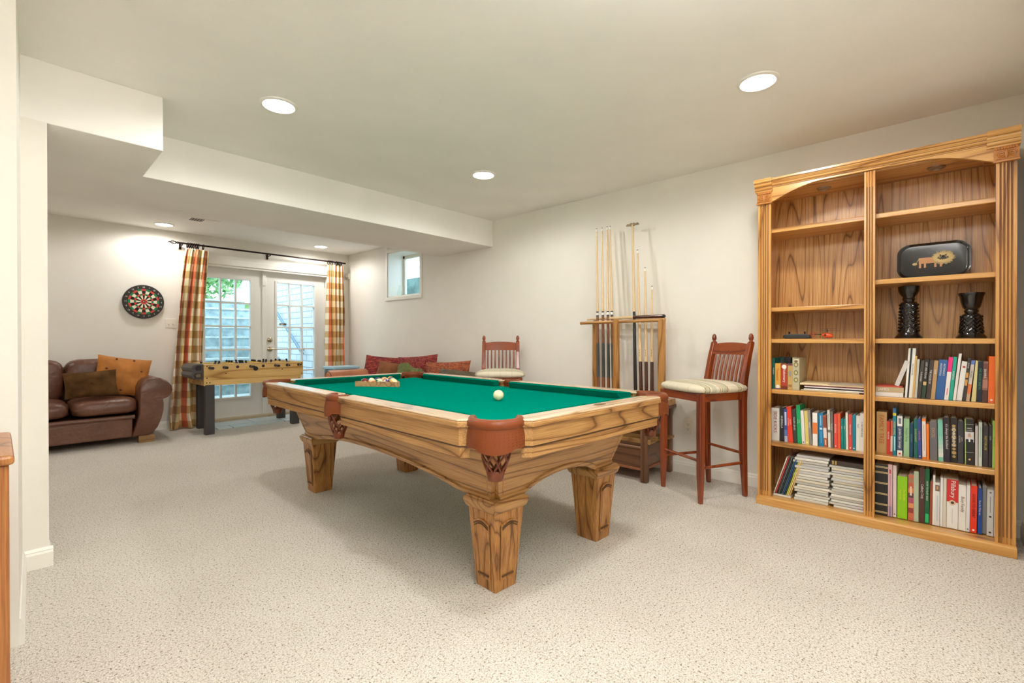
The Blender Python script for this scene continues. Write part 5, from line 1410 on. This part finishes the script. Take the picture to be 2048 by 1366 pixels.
BOOKS = {
 'R4': (3.515, 0.762, [
  (0.19, 0.01, 0.28, 0.058, 'tall thin white book', (232, 230, 224), '', (34, 33, 34), ''),
  (0.18, 0.007, 0.28, 0.057, 'tall thin black book', (34, 33, 34), '', (232, 230, 224), ''),
  (0.173, 0.015, 0.281, 0.061, 'tall white book with black lettering', (226, 226, 220), 'THE COLLECTED', 'B', ''),
  (0.158, 0.01, 0.238, 0.053, 'thin tan book', (206, 164, 96), '', '', ''),
  (0.148, 0.011, 0.219, 0.056, 'pale grey book', (196, 194, 182), '', '', ''),
  (0.137, 0.016, 0.213, 0.081, 'charcoal book with white title', (66, 58, 52), 'A HUNDRED', (232, 230, 224), ''),
  (0.119, 0.018, 0.22, 0.074, 'black book with a beige square', (38, 34, 32), 'LOST AND FOUND', 'W', 'square'),
  (0.099, 0.019, 0.214, 0.075, 'dark brown book', (62, 52, 46), 'THE HOUSE OF', (232, 230, 224), ''),
  (0.079, 0.018, 0.214, 0.071, 'tan and grey book', (178, 142, 96), 'DEAR', (232, 230, 224), ''),
  (0.061, 0.036, 0.218, 0.078, 'thick blue book with two-line white title', (46, 96, 158), 'ALCOHOLICS|ANONYMOUS', (232, 230, 224), ''),
  (0.024, 0.018, 0.234, 0.081, 'pink topped white book', (226, 222, 220), '', '', 'pinktop'),
  (0.005, 0.015, 0.236, 0.081, 'bright teal book', (22, 158, 136), 'INTENTION', (232, 230, 224), ''),
  (-0.011, 0.012, 0.254, 0.095, 'tallest white book', (226, 220, 216), '', '', ''),
  (-0.024, 0.023, 0.212, 0.108, 'white book with a red mark', (228, 226, 222), '', '', 'redmark'),
  (-0.048, 0.013, 0.232, 0.093, 'dark book with amber squares', (54, 50, 48), 'OUTLIER', (232, 230, 224), 'amber'),
  (-0.062, 0.015, 0.219, 0.096, 'blue white and orange book', (206, 196, 186), 'THE REAL', (34, 33, 34), 'blueorange'),
  (-0.083, 0.018, 0.217, 0.079, 'pale yellow book', (214, 202, 142), '', '', ''),
  (-0.101, 0.022, 0.216, 0.034, 'navy book with green lettering', (22, 32, 48), 'THE GOOD EARTH', (70, 150, 110), ''),
  (-0.124, 0.021, 0.215, 0.011, 'brown photo covered book', (146, 100, 84), 'SAHARA', (232, 230, 224), 'photo'),
  (-0.146, 0.025, 0.243, 0.015, 'orange book', (240, 112, 40), '', '', 'dot'),
 ]),
 'L5': (3.535, 0.417, [
  (0.882, 0.048, 0.217, -0.003, 'thick white book with small red lettering', (214, 212, 206), 'SIDE KICKS', (150, 50, 40), ''),
  (0.832, 0.027, 0.225, -0.006, 'black book with white title', (40, 40, 42), 'GUERRILLA', (232, 230, 224), ''),
  (0.804, 0.019, 0.219, -0.024, 'blue and white book', (60, 78, 150), '', '', 'split'),
  (0.784, 0.03, 0.232, -0.057, 'red book with white block lettering', (228, 62, 36), 'SECRETS|OF CLOSING', (232, 230, 224), ''),
  (0.753, 0.021, 0.218, -0.041, 'dark grey book with white lettering', (60, 62, 56), 'FALLEN LEAVES', (232, 230, 224), ''),
  (0.729, 0.024, 0.249, -0.041, 'tall green book', (18, 162, 98), 'START|SUCCESS', (220, 240, 220), ''),
  (0.704, 0.018, 0.215, -0.044, 'white book beside green one', (230, 228, 226), '', '', 'dot'),
  (0.684, 0.02, 0.216, -0.042, 'yellow book', (226, 206, 116), '', '', 'dot'),
  (0.663, 0.017, 0.222, -0.053, 'mid grey book', (138, 134, 132), 'MINDSET', (232, 230, 224), ''),
  (0.644, 0.027, 0.209, -0.011, 'white book with orange label', (236, 234, 230), '', '', 'orangelabel'),
  (0.611, 0.026, 0.209, -0.023, 'cobalt blue book', (16, 124, 180), '', '', 'bluelines'),
  (0.584, 0.02, 0.196, -0.045, 'brown and white book', (172, 92, 62), '', '', 'midwhite'),
  (0.561, 0.014, 0.233, -0.028, 'tall slim white book', (226, 224, 216), '', '', 'midgrey'),
  (0.546, 0.014, 0.228, -0.02, 'grey book with pale title', (112, 106, 100), 'THE LEADER', (232, 230, 224), ''),
  (0.53, 0.017, 0.211, -0.013, 'coral red book', (228, 76, 66), 'EMOTIONAL', (232, 230, 224), 'dot'),
  (0.512, 0.016, 0.217, -0.01, 'orange red book', (232, 92, 52), '', '', ''),
  (0.494, 0.011, 0.186, -0.011, 'short teal book, the left one of a pair', (14, 132, 128), 'EMMA', (232, 230, 224), ''),
  (0.482, 0.012, 0.188, -0.005, 'short teal book, the right one of a pair', (14, 132, 128), 'EMMA', (232, 230, 224), ''),
  (0.469, 0.012, 0.227, -0.014, 'cream white book', (230, 226, 212), '', '', ''),
  (0.455, 0.017, 0.217, -0.01, 'rose red book', (216, 72, 66), 'WHO MOVED', (232, 230, 224), 'dot'),
  (0.438, 0.018, 0.216, -0.003, 'peacock blue book', (10, 128, 150), '', '', 'dot'),
  (0.419, 0.019, 0.214, 0.001, 'off white book with black FAST title', (232, 230, 222), 'FAST', (34, 33, 34), ''),
  (0.399, 0.02, 0.232, 0.001, 'white book titled 15 SECOND RULE', (234, 234, 228), '15 SECOND RULE', (34, 33, 34), ''),
 ]),
 'R5': (3.535, 0.42, [
  (0.322, 0.049, 0.243, 0.001, 'thick tan book with orange lettering', (206, 166, 104), 'FAMILY TREE', (190, 100, 40), 'back'),
  (0.272, 0.015, 0.193, 0.001, 'red paperback', (204, 54, 40), 'RED BOOK', (232, 230, 224), ''),
  (0.256, 0.011, 0.2, 0.01, 'thin orange and cream book', (222, 196, 176), '', '', 'orangetop'),
  (0.244, 0.016, 0.274, 0, 'tall slim teal and yellow book', (8, 128, 150), 'MODERN WORLD', (240, 220, 90), 'yellowtop'),
  (0.225, 0.025, 0.233, 0.001, 'white and slate blue book', (70, 84, 116), 'Jordan Spy Lounge', (232, 230, 224), 'whiteends'),
  (0.196, 0.026, 0.218, 0.001, 'pale green book with dark green lettering', (150, 190, 146), 'Steppe Song', (60, 110, 70), ''),
  (0.168, 0.014, 0.194, 0.001, 'navy teal book', (14, 66, 92), 'THE PATRIOT', (120, 170, 190), ''),
  (0.151, 0.018, 0.223, -0.004, 'dark teal green book', (10, 98, 92), 'ENVIRONMENT', (200, 210, 120), ''),
  (0.131, 0.015, 0.225, -0.019, 'indigo book with orange lettering', (56, 72, 146), 'Inside the Box', (236, 140, 60), 'dot'),
  (0.114, 0.017, 0.228, -0.011, 'white book with orange bands', (228, 220, 214), '', '', 'orangeends'),
  (0.096, 0.012, 0.199, -0.01, 'orange paperback', (242, 124, 28), '', '', ''),
  (0.081, 0.032, 0.214, -0.017, 'thick slate grey book', (106, 104, 108), 'EXCEL', (190, 150, 110), ''),
  (0.046, 0.021, 0.229, -0.018, 'aqua book fading to white', (120, 190, 168), '', '', 'fadewhite'),
  (0.023, 0.025, 0.245, -0.017, 'black and purple book with pale script', (42, 34, 48), "it's always the husband", (226, 220, 210), ''),
  (-0.004, 0.027, 0.245, -0.008, 'black book with gold ornament', (36, 32, 30), 'SCANDALOUS', (232, 230, 224), 'gold'),
  (-0.033, 0.022, 0.231, -0.003, 'dark grey book with big pale title', (56, 56, 62), 'JAMES B|PATTERSON', (214, 206, 180), ''),
  (-0.06, 0.037, 0.246, -0.007, 'thick black book with a small portrait', (34, 34, 34), 'PROFILES|IN POWER', (232, 230, 224), 'portrait'),
  (-0.099, 0.011, 0.212, 0.002, 'slim pale grey book', (196, 188, 182), '', '', ''),
  (-0.112, 0.014, 0.234, 0.003, 'mint white book', (196, 208, 196), '', '', 'mintlines'),
  (-0.128, 0.02, 0.219, 0.008, 'dark book with yellow lettering', (54, 48, 50), 'FAST FOR LIFE', (214, 196, 70), ''),
  (-0.15, 0.012, 0.219, 0.006, 'dark plum book with white lettering', (50, 42, 52), 'CLOSE', (232, 230, 224), ''),
  (-0.163, 0.016, 0.247, 0.007, 'lime green book', (166, 206, 92), 'THE CATCH', (70, 110, 40), ''),
 ]),
 'R6': (3.525, 0.062, [
  (0.329, 0.063, 0.297, 0.011, 'black binder with gold bands', (34, 34, 36), '', '', 'bands'),
  (0.265, 0.02, 0.304, 0.002, 'pink and white ringed booklet', (216, 182, 184), '', '', 'redspeck'),
  (0.243, 0.017, 0.301, 0, 'pale pink book', (222, 204, 202), '', '', 'dot'),
  (0.223, 0.045, 0.243, 0.004, 'lime green cookbook with yellow lettering', (142, 200, 22), 'The Garden|Vegetarian', (232, 226, 60), ''),
  (0.175, 0.025, 0.26, 0.003, 'orange and red patchwork book', (196, 102, 76), '', '', 'patch'),
  (0.15, 0.022, 0.283, 0, 'sage green book', (172, 186, 160), '', '', ''),
  (0.127, 0.023, 0.306, 0.007, 'dark brown book with white title', (82, 50, 46), 'Cadbury Cody', (232, 230, 224), ''),
  (0.103, 0.019, 0.307, 0.007, 'green book titled HOW TO PLAY GOLF', (12, 98, 58), 'HOW TO PLAY GOLF', (232, 230, 224), 'greenfoot'),
  (0.083, 0.012, 0.241, 0.016, 'small brown red book', (150, 72, 46), '', '', ''),
  (0.071, 0.01, 0.277, 0.011, 'slim white book left of photo spine', (232, 230, 224), '', '', ''),
  (0.061, 0.021, 0.239, 0.004, 'white book with a small photo', (220, 218, 214), '', '', 'photosq'),
  (0.039, 0.011, 0.269, 0.006, 'slim white book right of photo spine', (232, 230, 228), '', '', ''),
  (0.028, 0.014, 0.269, 0.009, 'cream book with worn edges', (216, 208, 192), '', '', ''),
  (0.013, 0.046, 0.267, 0.009, 'thick white cookbook with red upper half', (232, 230, 226), 'Pillsbury', (232, 230, 224), 'redtop'),
  (-0.034, 0.03, 0.246, 0.007, 'white book titled Busy Family', (230, 228, 222), 'Busy Family', (120, 70, 40), ''),
  (-0.064, 0.015, 0.249, 0.012, 'plain slim white book before the red one', (226, 224, 224), '', '', 'dot'),
  (-0.08, 0.026, 0.251, 0.012, 'red book titled GOOD TO GREAT', (232, 56, 26), 'GOOD TO GREAT', (60, 20, 16), 'whitedot'),
  (-0.109, 0.017, 0.242, 0.007, 'blue book with white lettering', (30, 70, 150), 'How the West was', (232, 230, 224), ''),
  (-0.127, 0.016, 0.256, 0.007, 'grey book set back', (142, 142, 138), '', '', 'setback'),
  (-0.143, 0.025, 0.243, 0.01, 'light grey book with black dot', (208, 208, 204), '', '', 'dotmid'),
  (-0.17, 0.004, 0.253, 0.007, 'very thin white booklet', (240, 232, 236), '', '', ''),
 ]),
 'L4': (3.515, 0.765, [
  (0.875, 0.017, 0.205, -0.002, 'dark green book', (10, 94, 84), 'Vocabulary', (232, 230, 224), ''),
  (0.857, 0.033, 0.169, -0.002, 'yellow book titled Thesaurus', (226, 172, 72), 'Thesaurus', (200, 90, 40), 'whitefoot'),
  (0.823, 0.039, 0.165, -0.002, 'red brown book titled Dictionary', (176, 62, 34), 'Dictionary', (232, 230, 224), 'whitetopdot'),
  (0.783, 0.029, 0.17, 0.001, 'tan ornate book', (196, 160, 96), '', '', 'oval'),
  (0.754, 0.038, 0.205, -0.002, 'tall cream book with oval medallions', (188, 182, 150), '', '', 'ovals'),
 ]),
}
rb = random.Random(5)
for key, (xs, zs, ents) in BOOKS.items():
    for k, (y, w, h, lean, desc, col, txt, tc, st) in enumerate(ents):
        if st == 'setback': pass
        if isinstance(tc, tuple) and len(tc) == 3 and tc == (232, 230, 224): tc = 'W'
        if isinstance(tc, tuple) and tc == (34, 33, 34): tc = 'B'
        w2 = max(.0035, w-.0008); d = rb.uniform(.135, .18) if key != 'R6' else rb.uniform(.17, .22)
        o = book(w2, h/math.cos(math.atan(lean)), d, col, txt, tc, st)
        ang = math.atan(lean)
        x = xs+rb.uniform(-.004, .004)+(.02 if st in ('setback', 'back') else 0)
        o.location = (x, y-w/2, zs+.0006+(w2/2*math.sin(abs(ang)))+(.012 if st == 'back' and 0 else 0))
        o.rotation_euler = (ang, 0, 0)
        lab = '%s, %s from the left, %s' % (desc, ORD[k], ROWN[key]) if 'pair' not in desc else '%s, %s' % (desc, ROWN[key])
        tag(o, lab, 'book', ROWG[key])
# three shorter books behind the upper left row
for y, w, h, c, lab in ((.874, .040, .208, (40, 70, 66), 'dark green and grey book half hidden behind the Thesaurus and its neighbour'), (.832, .036, .206, (34, 40, 46), 'black topped book standing behind the Thesaurus, upper left book row'), (.786, .058, .207, (202, 198, 160), 'pale cream book standing behind the tan ornate one, upper left row')):
    o = book(w, h, .13, c); o.location = (3.655, y-w/2, .7656); tag(o, lab, 'book', ROWG['L4'])
# books lying flat and the one leaning beside them on the upper right shelf
def flat_book(lo_y, hi_y, x, z, th, d, col, lab, yaw=0, text='', tc='B', group=None, style=''):
    o = book(th, abs(hi_y-lo_y), d, col, text, tc, style)
    o.rotation_euler = (R(-90), 0, 0)       # the spine's length runs along +y
    o.location = (x, min(lo_y, hi_y), z+th/2)
    return tag(o, lab, 'book', group)
flat_book(.322, .196, 3.508, .7625, .024, .17, (226, 222, 218), 'white book lying flat at the bottom of the short pile, upper right shelf', group=ROWG['R4'])
flat_book(.322, .194, 3.510, .7870, .030, .17, (186, 166, 128), 'beige book lying on the white one, upper right shelf', text='JAMES', tc='W', group=ROWG['R4'])
flat_book(.320, .200, 3.512, .8175, .008, .165, (196, 70, 50), 'thin red and white book on top of the short flat pile', group=ROWG['R4'])
o = book(.021, .152, .14, (206, 200, 194)); o.location = (3.516, .226, .8275); o.rotation_euler = (math.atan(.33), 0, 0)
tag(o, 'silvery white book tilted on the flat pile against the tall white book', 'book', ROWG['R4'])
# ------------------------------------------------------------------ objects on the shelves
M_lac = plain('black_lacquer', (26, 25, 25), rough=.22, coat=.5)
TY = thing('lion_tray', 'black rounded tray with a straw lion picture, leaning on the right middle shelf', 'tray', (3.70, .076, 1.4435))
tilt = Matrix.Rotation(R(11), 4, 'Y')
def rrect(w, h, r_, n=8, bow=.0):
    pts = []
    for cx, cy, a0 in ((w/2-r_, h/2-r_, 0), (-w/2+r_, h/2-r_, 90), (-w/2+r_, -h/2+r_, 180), (w/2-r_, -h/2+r_, 270)):
        for i in range(n+1):
            a = R(a0+90*i/n); x, y = cx+r_*math.cos(a), cy+r_*math.sin(a)
            pts.append((x*(1+bow*(1-(2*y/h)**2)), y*(1+bow*(1-(2*x/w)**2))))
    return pts
def Tt(p): return tilt @ Matrix.Translation((0, 0, .115)) @ Vector(p)
m = MB(); rg = []
for k, x in ((1., .0), (1.02, -.010), (1.02, -.014), (1.0, -.014), (.93, -.003), (.90, -.002)):
    rg.append([Tt((x, -a*k, b*k)) for a, b in rrect(.310, .205, .055, 8, .03)])
m.loft(rg).build('tray_body', M_lac, TY, smooth=50)
M_straw, M_tan2 = plain('straw', (220, 200, 150), rough=.7), plain('tan_wood_inlay', (196, 146, 98), rough=.6)
m = MB()
def quad(y0, y1, z0, z1, mi, x=-.0045, ang=0, M=None):
    m.add([Tt((x, y0, z0)), Tt((x, y1, z0)), Tt((x, y1, z1)), Tt((x, y0, z1)), Tt((x+.0015, y0, z0)), Tt((x+.0015, y1, z0)), Tt((x+.0015, y1, z1)), Tt((x+.0015, y0, z1))], [(0, 1, 2, 3), (7, 6, 5, 4), (0, 4, 5, 1), (1, 5, 6, 2), (2, 6, 7, 3), (3, 7, 4, 0)], mi)
ox = .076
quad(.062, -.012, -.016, .020, 0)
for y in (.056, .034, -.012, -.036): quad(y+.005, y-.005, -.042, -.016, 0)
rl_ = random.Random(2); cy, cz = -.045, .012
for i in range(74):
    a = 2*PI*i/74; r0_, r1_ = rl_.uniform(.008, .02), rl_.uniform(.040, .050)
    p, q = (cy+1.1*r0_*math.cos(a), cz+r0_*math.sin(a)*.9), (cy+1.1*r1_*math.cos(a), cz+r1_*math.sin(a)*.9)
    m.tube([Tt((-.0055, p[0], p[1])), Tt((-.0055, q[0], q[1]))], .0013, 4, 1)
m.tube([Tt((-.005, .062, .012)), Tt((-.005, .074, -.012))], .0014, 4, 1)
for i in range(16):
    a = 2*PI*i/16; m.tube([Tt((-.005, .080, -.016)), Tt((-.005, .080+.012*math.cos(a), -.016+.009*math.sin(a)))], .0012, 4, 1)
m.build('straw_lion', [M_tan2, M_straw], TY)
m = MB()
m.sphere(Tt((-.006, cy, cz+.006)), .003, 6, 5)
for y, z in ((cy+.012, cz+.012), (cy-.012, cz+.012), (cy+.02, cz+.003), (cy-.02, cz+.003)): m.sphere(Tt((-.0066, y, z)), .0032, 6, 5)
m.tube([Tt((-.0068, cy+.024-.048*i/8, cz-.002-.008*math.sin(PI*i/8))) for i in range(9)], .0018, 5); m.tube([Tt((-.0068, cy+.016, cz+.02)), Tt((-.0068, cy, cz+.008)), Tt((-.0068, cy-.016, cz+.02))], .0014, 5)
m.build('lion_face', plain('ink_black', (20, 20, 20), rough=.6), TY)
M_pot = plain('black_glazed_ceramic', (24, 22, 22), rough=.16, coat=.6)
def candle(loc, prof, label, relief):
    t = thing('candle_holder', label, 'candle holder', loc, 0, 'black ceramic candle holders')
    MB().lathe(prof, 40, cap=True).build('body', M_pot, t, smooth=50)
    z0, z1, rad = relief
    m = MB()
    for row in range(9):
        z = z0+(z1-z0)*row/8
        for k in range(15):
            a = 2*PI*(k+.5*(row % 2))/15; r_ = rad(z)
            p = Vector((r_*math.cos(a), r_*math.sin(a), z)); tdir = Vector((-math.sin(a), math.cos(a), 0)); s_ = 1 if k % 2 else -1
            m.tube([p-tdir*.007*s_-Vector((0, 0, .006)), p+Vector((math.cos(a), math.sin(a), 0))*.0025, p+tdir*.007*s_+Vector((0, 0, .007))], [.002, .0036, .002], 5)
    m.build('woven_relief', M_pot, t, smooth=60)
candle((3.62, .178, 1.0992), [(0, 0), (.064, 0), (.066, .006), (.060, .014), (.050, .026), (.045, .045), (.041, .09), (.040, .17), (.042, .195), (.038, .210), (.026, .216), (.028, .224), (.032, .230), (.028, .236), (.027, .242), (.040, .258), (.048, .276), (.050, .300), (.051, .304), (.047, .306), (.040, .280), (.0, .262)], 'taller black woven relief candle holder, left of the pair on the right shelf', (.045, .195, lambda z: .046-.028*(z-.045) if z < .17 else .0415))
candle((3.62, -.085, 1.0992), [(0, 0), (.062, 0), (.064, .006), (.056, .016), (.048, .030), (.043, .055), (.040, .085), (.043, .105), (.043, .120), (.036, .132), (.026, .138), (.030, .146), (.030, .152), (.026, .158), (.036, .170), (.043, .196), (.048, .226), (.056, .246), (.055, .249), (.046, .228), (.038, .19), (0, .172)], 'shorter black candle holder with flared bowl, right of the pair', (.034, .118, lambda z: .0475-.09*(z-.034) if z < .085 else .0425))
# toy remote control and helicopter on the left shelf
M_gplast = plain('dark_grey_plastic', (44, 46, 48), rough=.4)
RC = thing('toy_controller', 'black toy remote control lying on the left shelf beside the helicopter', 'remote control', (3.58, .742, 1.0995))
m = MB().prism([(-.078, .004), (-.070, .026), (-.040, .030), (.040, .030), (.072, .026), (.080, .006), (.060, .0), (-.060, .0)], -.035, .035, 'X')
m.build('body', M_gplast, RC, bevel=.005)
for y in (-.045, .045):
    MB().tube([(-.005, y, .028), (-.008, y, .046)], [.004, .006], 8).build('stick', M_black, RC, smooth=60)
HE = thing('toy_helicopter', 'tiny orange toy helicopter with black rotors on the left shelf', 'toy helicopter', (3.60, .577, 1.0995), R(-90))
# local x = nose direction (to the right in view)
m = MB(); rg = []
for x, r_, z in ((-.030, .006, .024), (-.018, .014, .022), (0, .018, .021), (.018, .015, .019), (.032, .006, .015)):
    rg.append([(x, r_*.8*math.cos(2*PI*k/14), z+r_*math.sin(2*PI*k/14)) for k in range(14)])
m.loft(rg).build('fuselage', plain('orange_shell', (232, 92, 40), rough=.3), HE, smooth=60)
MB().sphere((-.008, 0, .022), .013, 14, 8, 0, None, (1, 1.15, .8)).build('window', M_black, HE, smooth=60)
MB().tube([(-.026, 0, .026), (-.075, 0, .028)], [.0028, .002], 6).build('tail_boom', M_black, HE)
MB().tube([(-.078, .004, .028+.0), (-.092, .004, .030)], .003, 6).tube([(-.080+.014*math.cos(2*PI*i/16), .005, .029+.014*math.sin(2*PI*i/16)) for i in range(16)], .0016, 5, closed=True).build('tail_rotor', plain('orange_tail', (214, 70, 40), rough=.4), HE)
MB().tube([(0, 0, .036), (0, 0, .064)], .0018, 6).build('mast', M_black, HE)
r_ = MB(); r_.box((.01, 0, .050), (.105, .008, .0012), rz=.12); r_.box((0, 0, .062), (.085, .007, .0012), rz=-.15); r_.sphere((0, 0, .050), .004, 8, 6)
r_.build('rotor_blade', M_black, HE)
for s_ in (-1, 1): MB().tube([(-.022, s_*.014, .0016), (.024, s_*.014, .0016)], .0014, 6).tube([(0, s_*.014, .0016), (0, s_*.010, .012)], .001, 5).build('skid', M_black, HE)
# flat papers on the upper left shelf
def flat_sheet(y0, y1, x, z, th, dep, col, label, rot=0, name='booklet', cat='booklet', group=None, curl=0.0, mat_=None):
    m = MB(); n = 8; rg = []
    for i in range(n+1):
        u = i/n; y = y0+(y1-y0)*u; zz = z+curl*(4*u*(u-1)+1)*.5
        rg.append([(0, y, zz), (dep, y, zz), (dep, y, zz+th), (0, y, zz+th)])
    o = m.loft(rg).build(name, mat_ or bmat(col), None, bevel=min(.0015, th*.3))
    o.location = (x, 0, 0)
    return tag(o, label, cat, group)
GP = 'booklets lying on the upper left shelf'
zz = .7657
for k, (y0, y1, th, dep, col, lab) in enumerate(((.705, .400, .006, .21, (206, 190, 150), 'cream folder lying at the very bottom of the flat papers, upper left shelf'), (.690, .378, .008, .20, (232, 228, 222), 'white booklet in the lower part of the flat papers'), (.680, .372, .007, .20, (44, 38, 40), 'black booklet among the flat papers, upper left shelf'), (.686, .376, .007, .20, (224, 214, 216), 'pale pink white booklet above the black one, flat papers'), (.690, .374, .005, .20, (110, 40, 44), 'dark red booklet under the big cream one'), (.712, .368, .012, .24, (232, 212, 170), 'big cream envelope on top of the flat papers, upper left shelf'), (.56, .368, .002, .15, (196, 186, 170), 'grey sheet lying on the big cream envelope'))):
    flat_sheet(y0, y1, 3.505+.004*(k % 3), zz, th, dep, col, lab, group=GP); zz += th+.0009
# magazines: leaning ones at the left, two tall stacks
GL_ = 'thin magazines leaning at the bottom left of the bookcase'
fl = flat_sheet(.862, .760, 3.50, .0592, .012, .22, (226, 222, 214), 'white magazine lying flat under the leaning magazines', group=GL_, name='magazine', cat='magazine')
lean_c = [((206, 204, 198), 'grey white'), ((196, 60, 48), 'red'), ((60, 62, 66), 'charcoal'), ((96, 98, 100), 'mid grey'), ((36, 44, 52), 'near black'), ((70, 96, 96), 'dull teal'), ((30, 78, 130), 'dark blue'), ((66, 60, 62), 'brown grey'), ((188, 206, 60), 'yellow green'), ((220, 190, 130), 'tan'), ((206, 172, 110), 'ochre tan')]
for k, (c, nm_) in enumerate(lean_c):
    o = book(.0062, .262, .20, c, name='magazine'); a = .30
    o.rotation_euler = (a, 0, 0); o.location = (3.505+.003*(k % 3), .862-.0092*k-.002, .0724+.0012)
    tag(o, '%s magazine leaning, %s from the left of the leaning bunch' % (nm_, ORD[k]), 'magazine', GL_)
def stack(y0, y1, z1, n, x, dep, seed, group, where):
    rs = random.Random(seed); z = .0592; th = (z1-z)/n-.0008
    for k in range(n):
        g = rs.choice([(222, 220, 210), (206, 204, 194), (230, 226, 214), (190, 188, 180), (214, 206, 186), (200, 198, 196)])
        j = rs.uniform(-.018, .012)
        t_ = th*rs.uniform(.8, .98)
        pos = 'at the bottom' if k == 0 else ('on top' if k == n-1 else '%s from the bottom' % ORD[k])
        o = flat_sheet(y0+j, min(y1+j*.5, y1+.008) if y1 > .37 else y1, x+rs.uniform(-.012, .008), z, t_, dep, g, 'pale magazine %s of the %s magazine stack' % (pos, where), name='magazine', cat='magazine', group=group)
        # loose page edges
        z += th+.0008
    return z
GS = 'magazines in the two stacks at the bottom left of the bookcase'
stack(.742, .556, .352, 17, 3.507, .21, 1, GS, 'left hand')
z2 = stack(.542, .374, .318, 16, 3.507, .21, 2, GS, 'right hand')
o = flat_sheet(.545, .376, 3.505, z2+.001, .026, .21, (62, 52, 46), 'dark brown book with gold bands lying on the right hand magazine stack', name='book', cat='book')
for y in (.535, .520): MB().bb((-.0006, y-.008, z2+.001), (0, y, z2+.027)).build('gold_band', plain('dull_gold', (176, 150, 84), rough=.4), o)
# odd item wedged between bookcase and near wall
GI = thing('wedged_handle', 'pale pink handle with black clip low in the gap right of the bookcase', 'handle', (3.30, -.283, .10))
MB().tube([(0, 0, .02), (0, 0, .090)], [.008, .009], 10).build('grip', plain('pale_pink_plastic', (222, 168, 150), rough=.4), GI, smooth=60)
MB().bb((-.012, -.012, -.045), (.012, .012, .022)).build('clip', M_black, GI, bevel=.004)
MB().tube([(0, 0, -.045), (0, 0, -.10)], .006, 8).build('shank', M_black, GI, smooth=60)
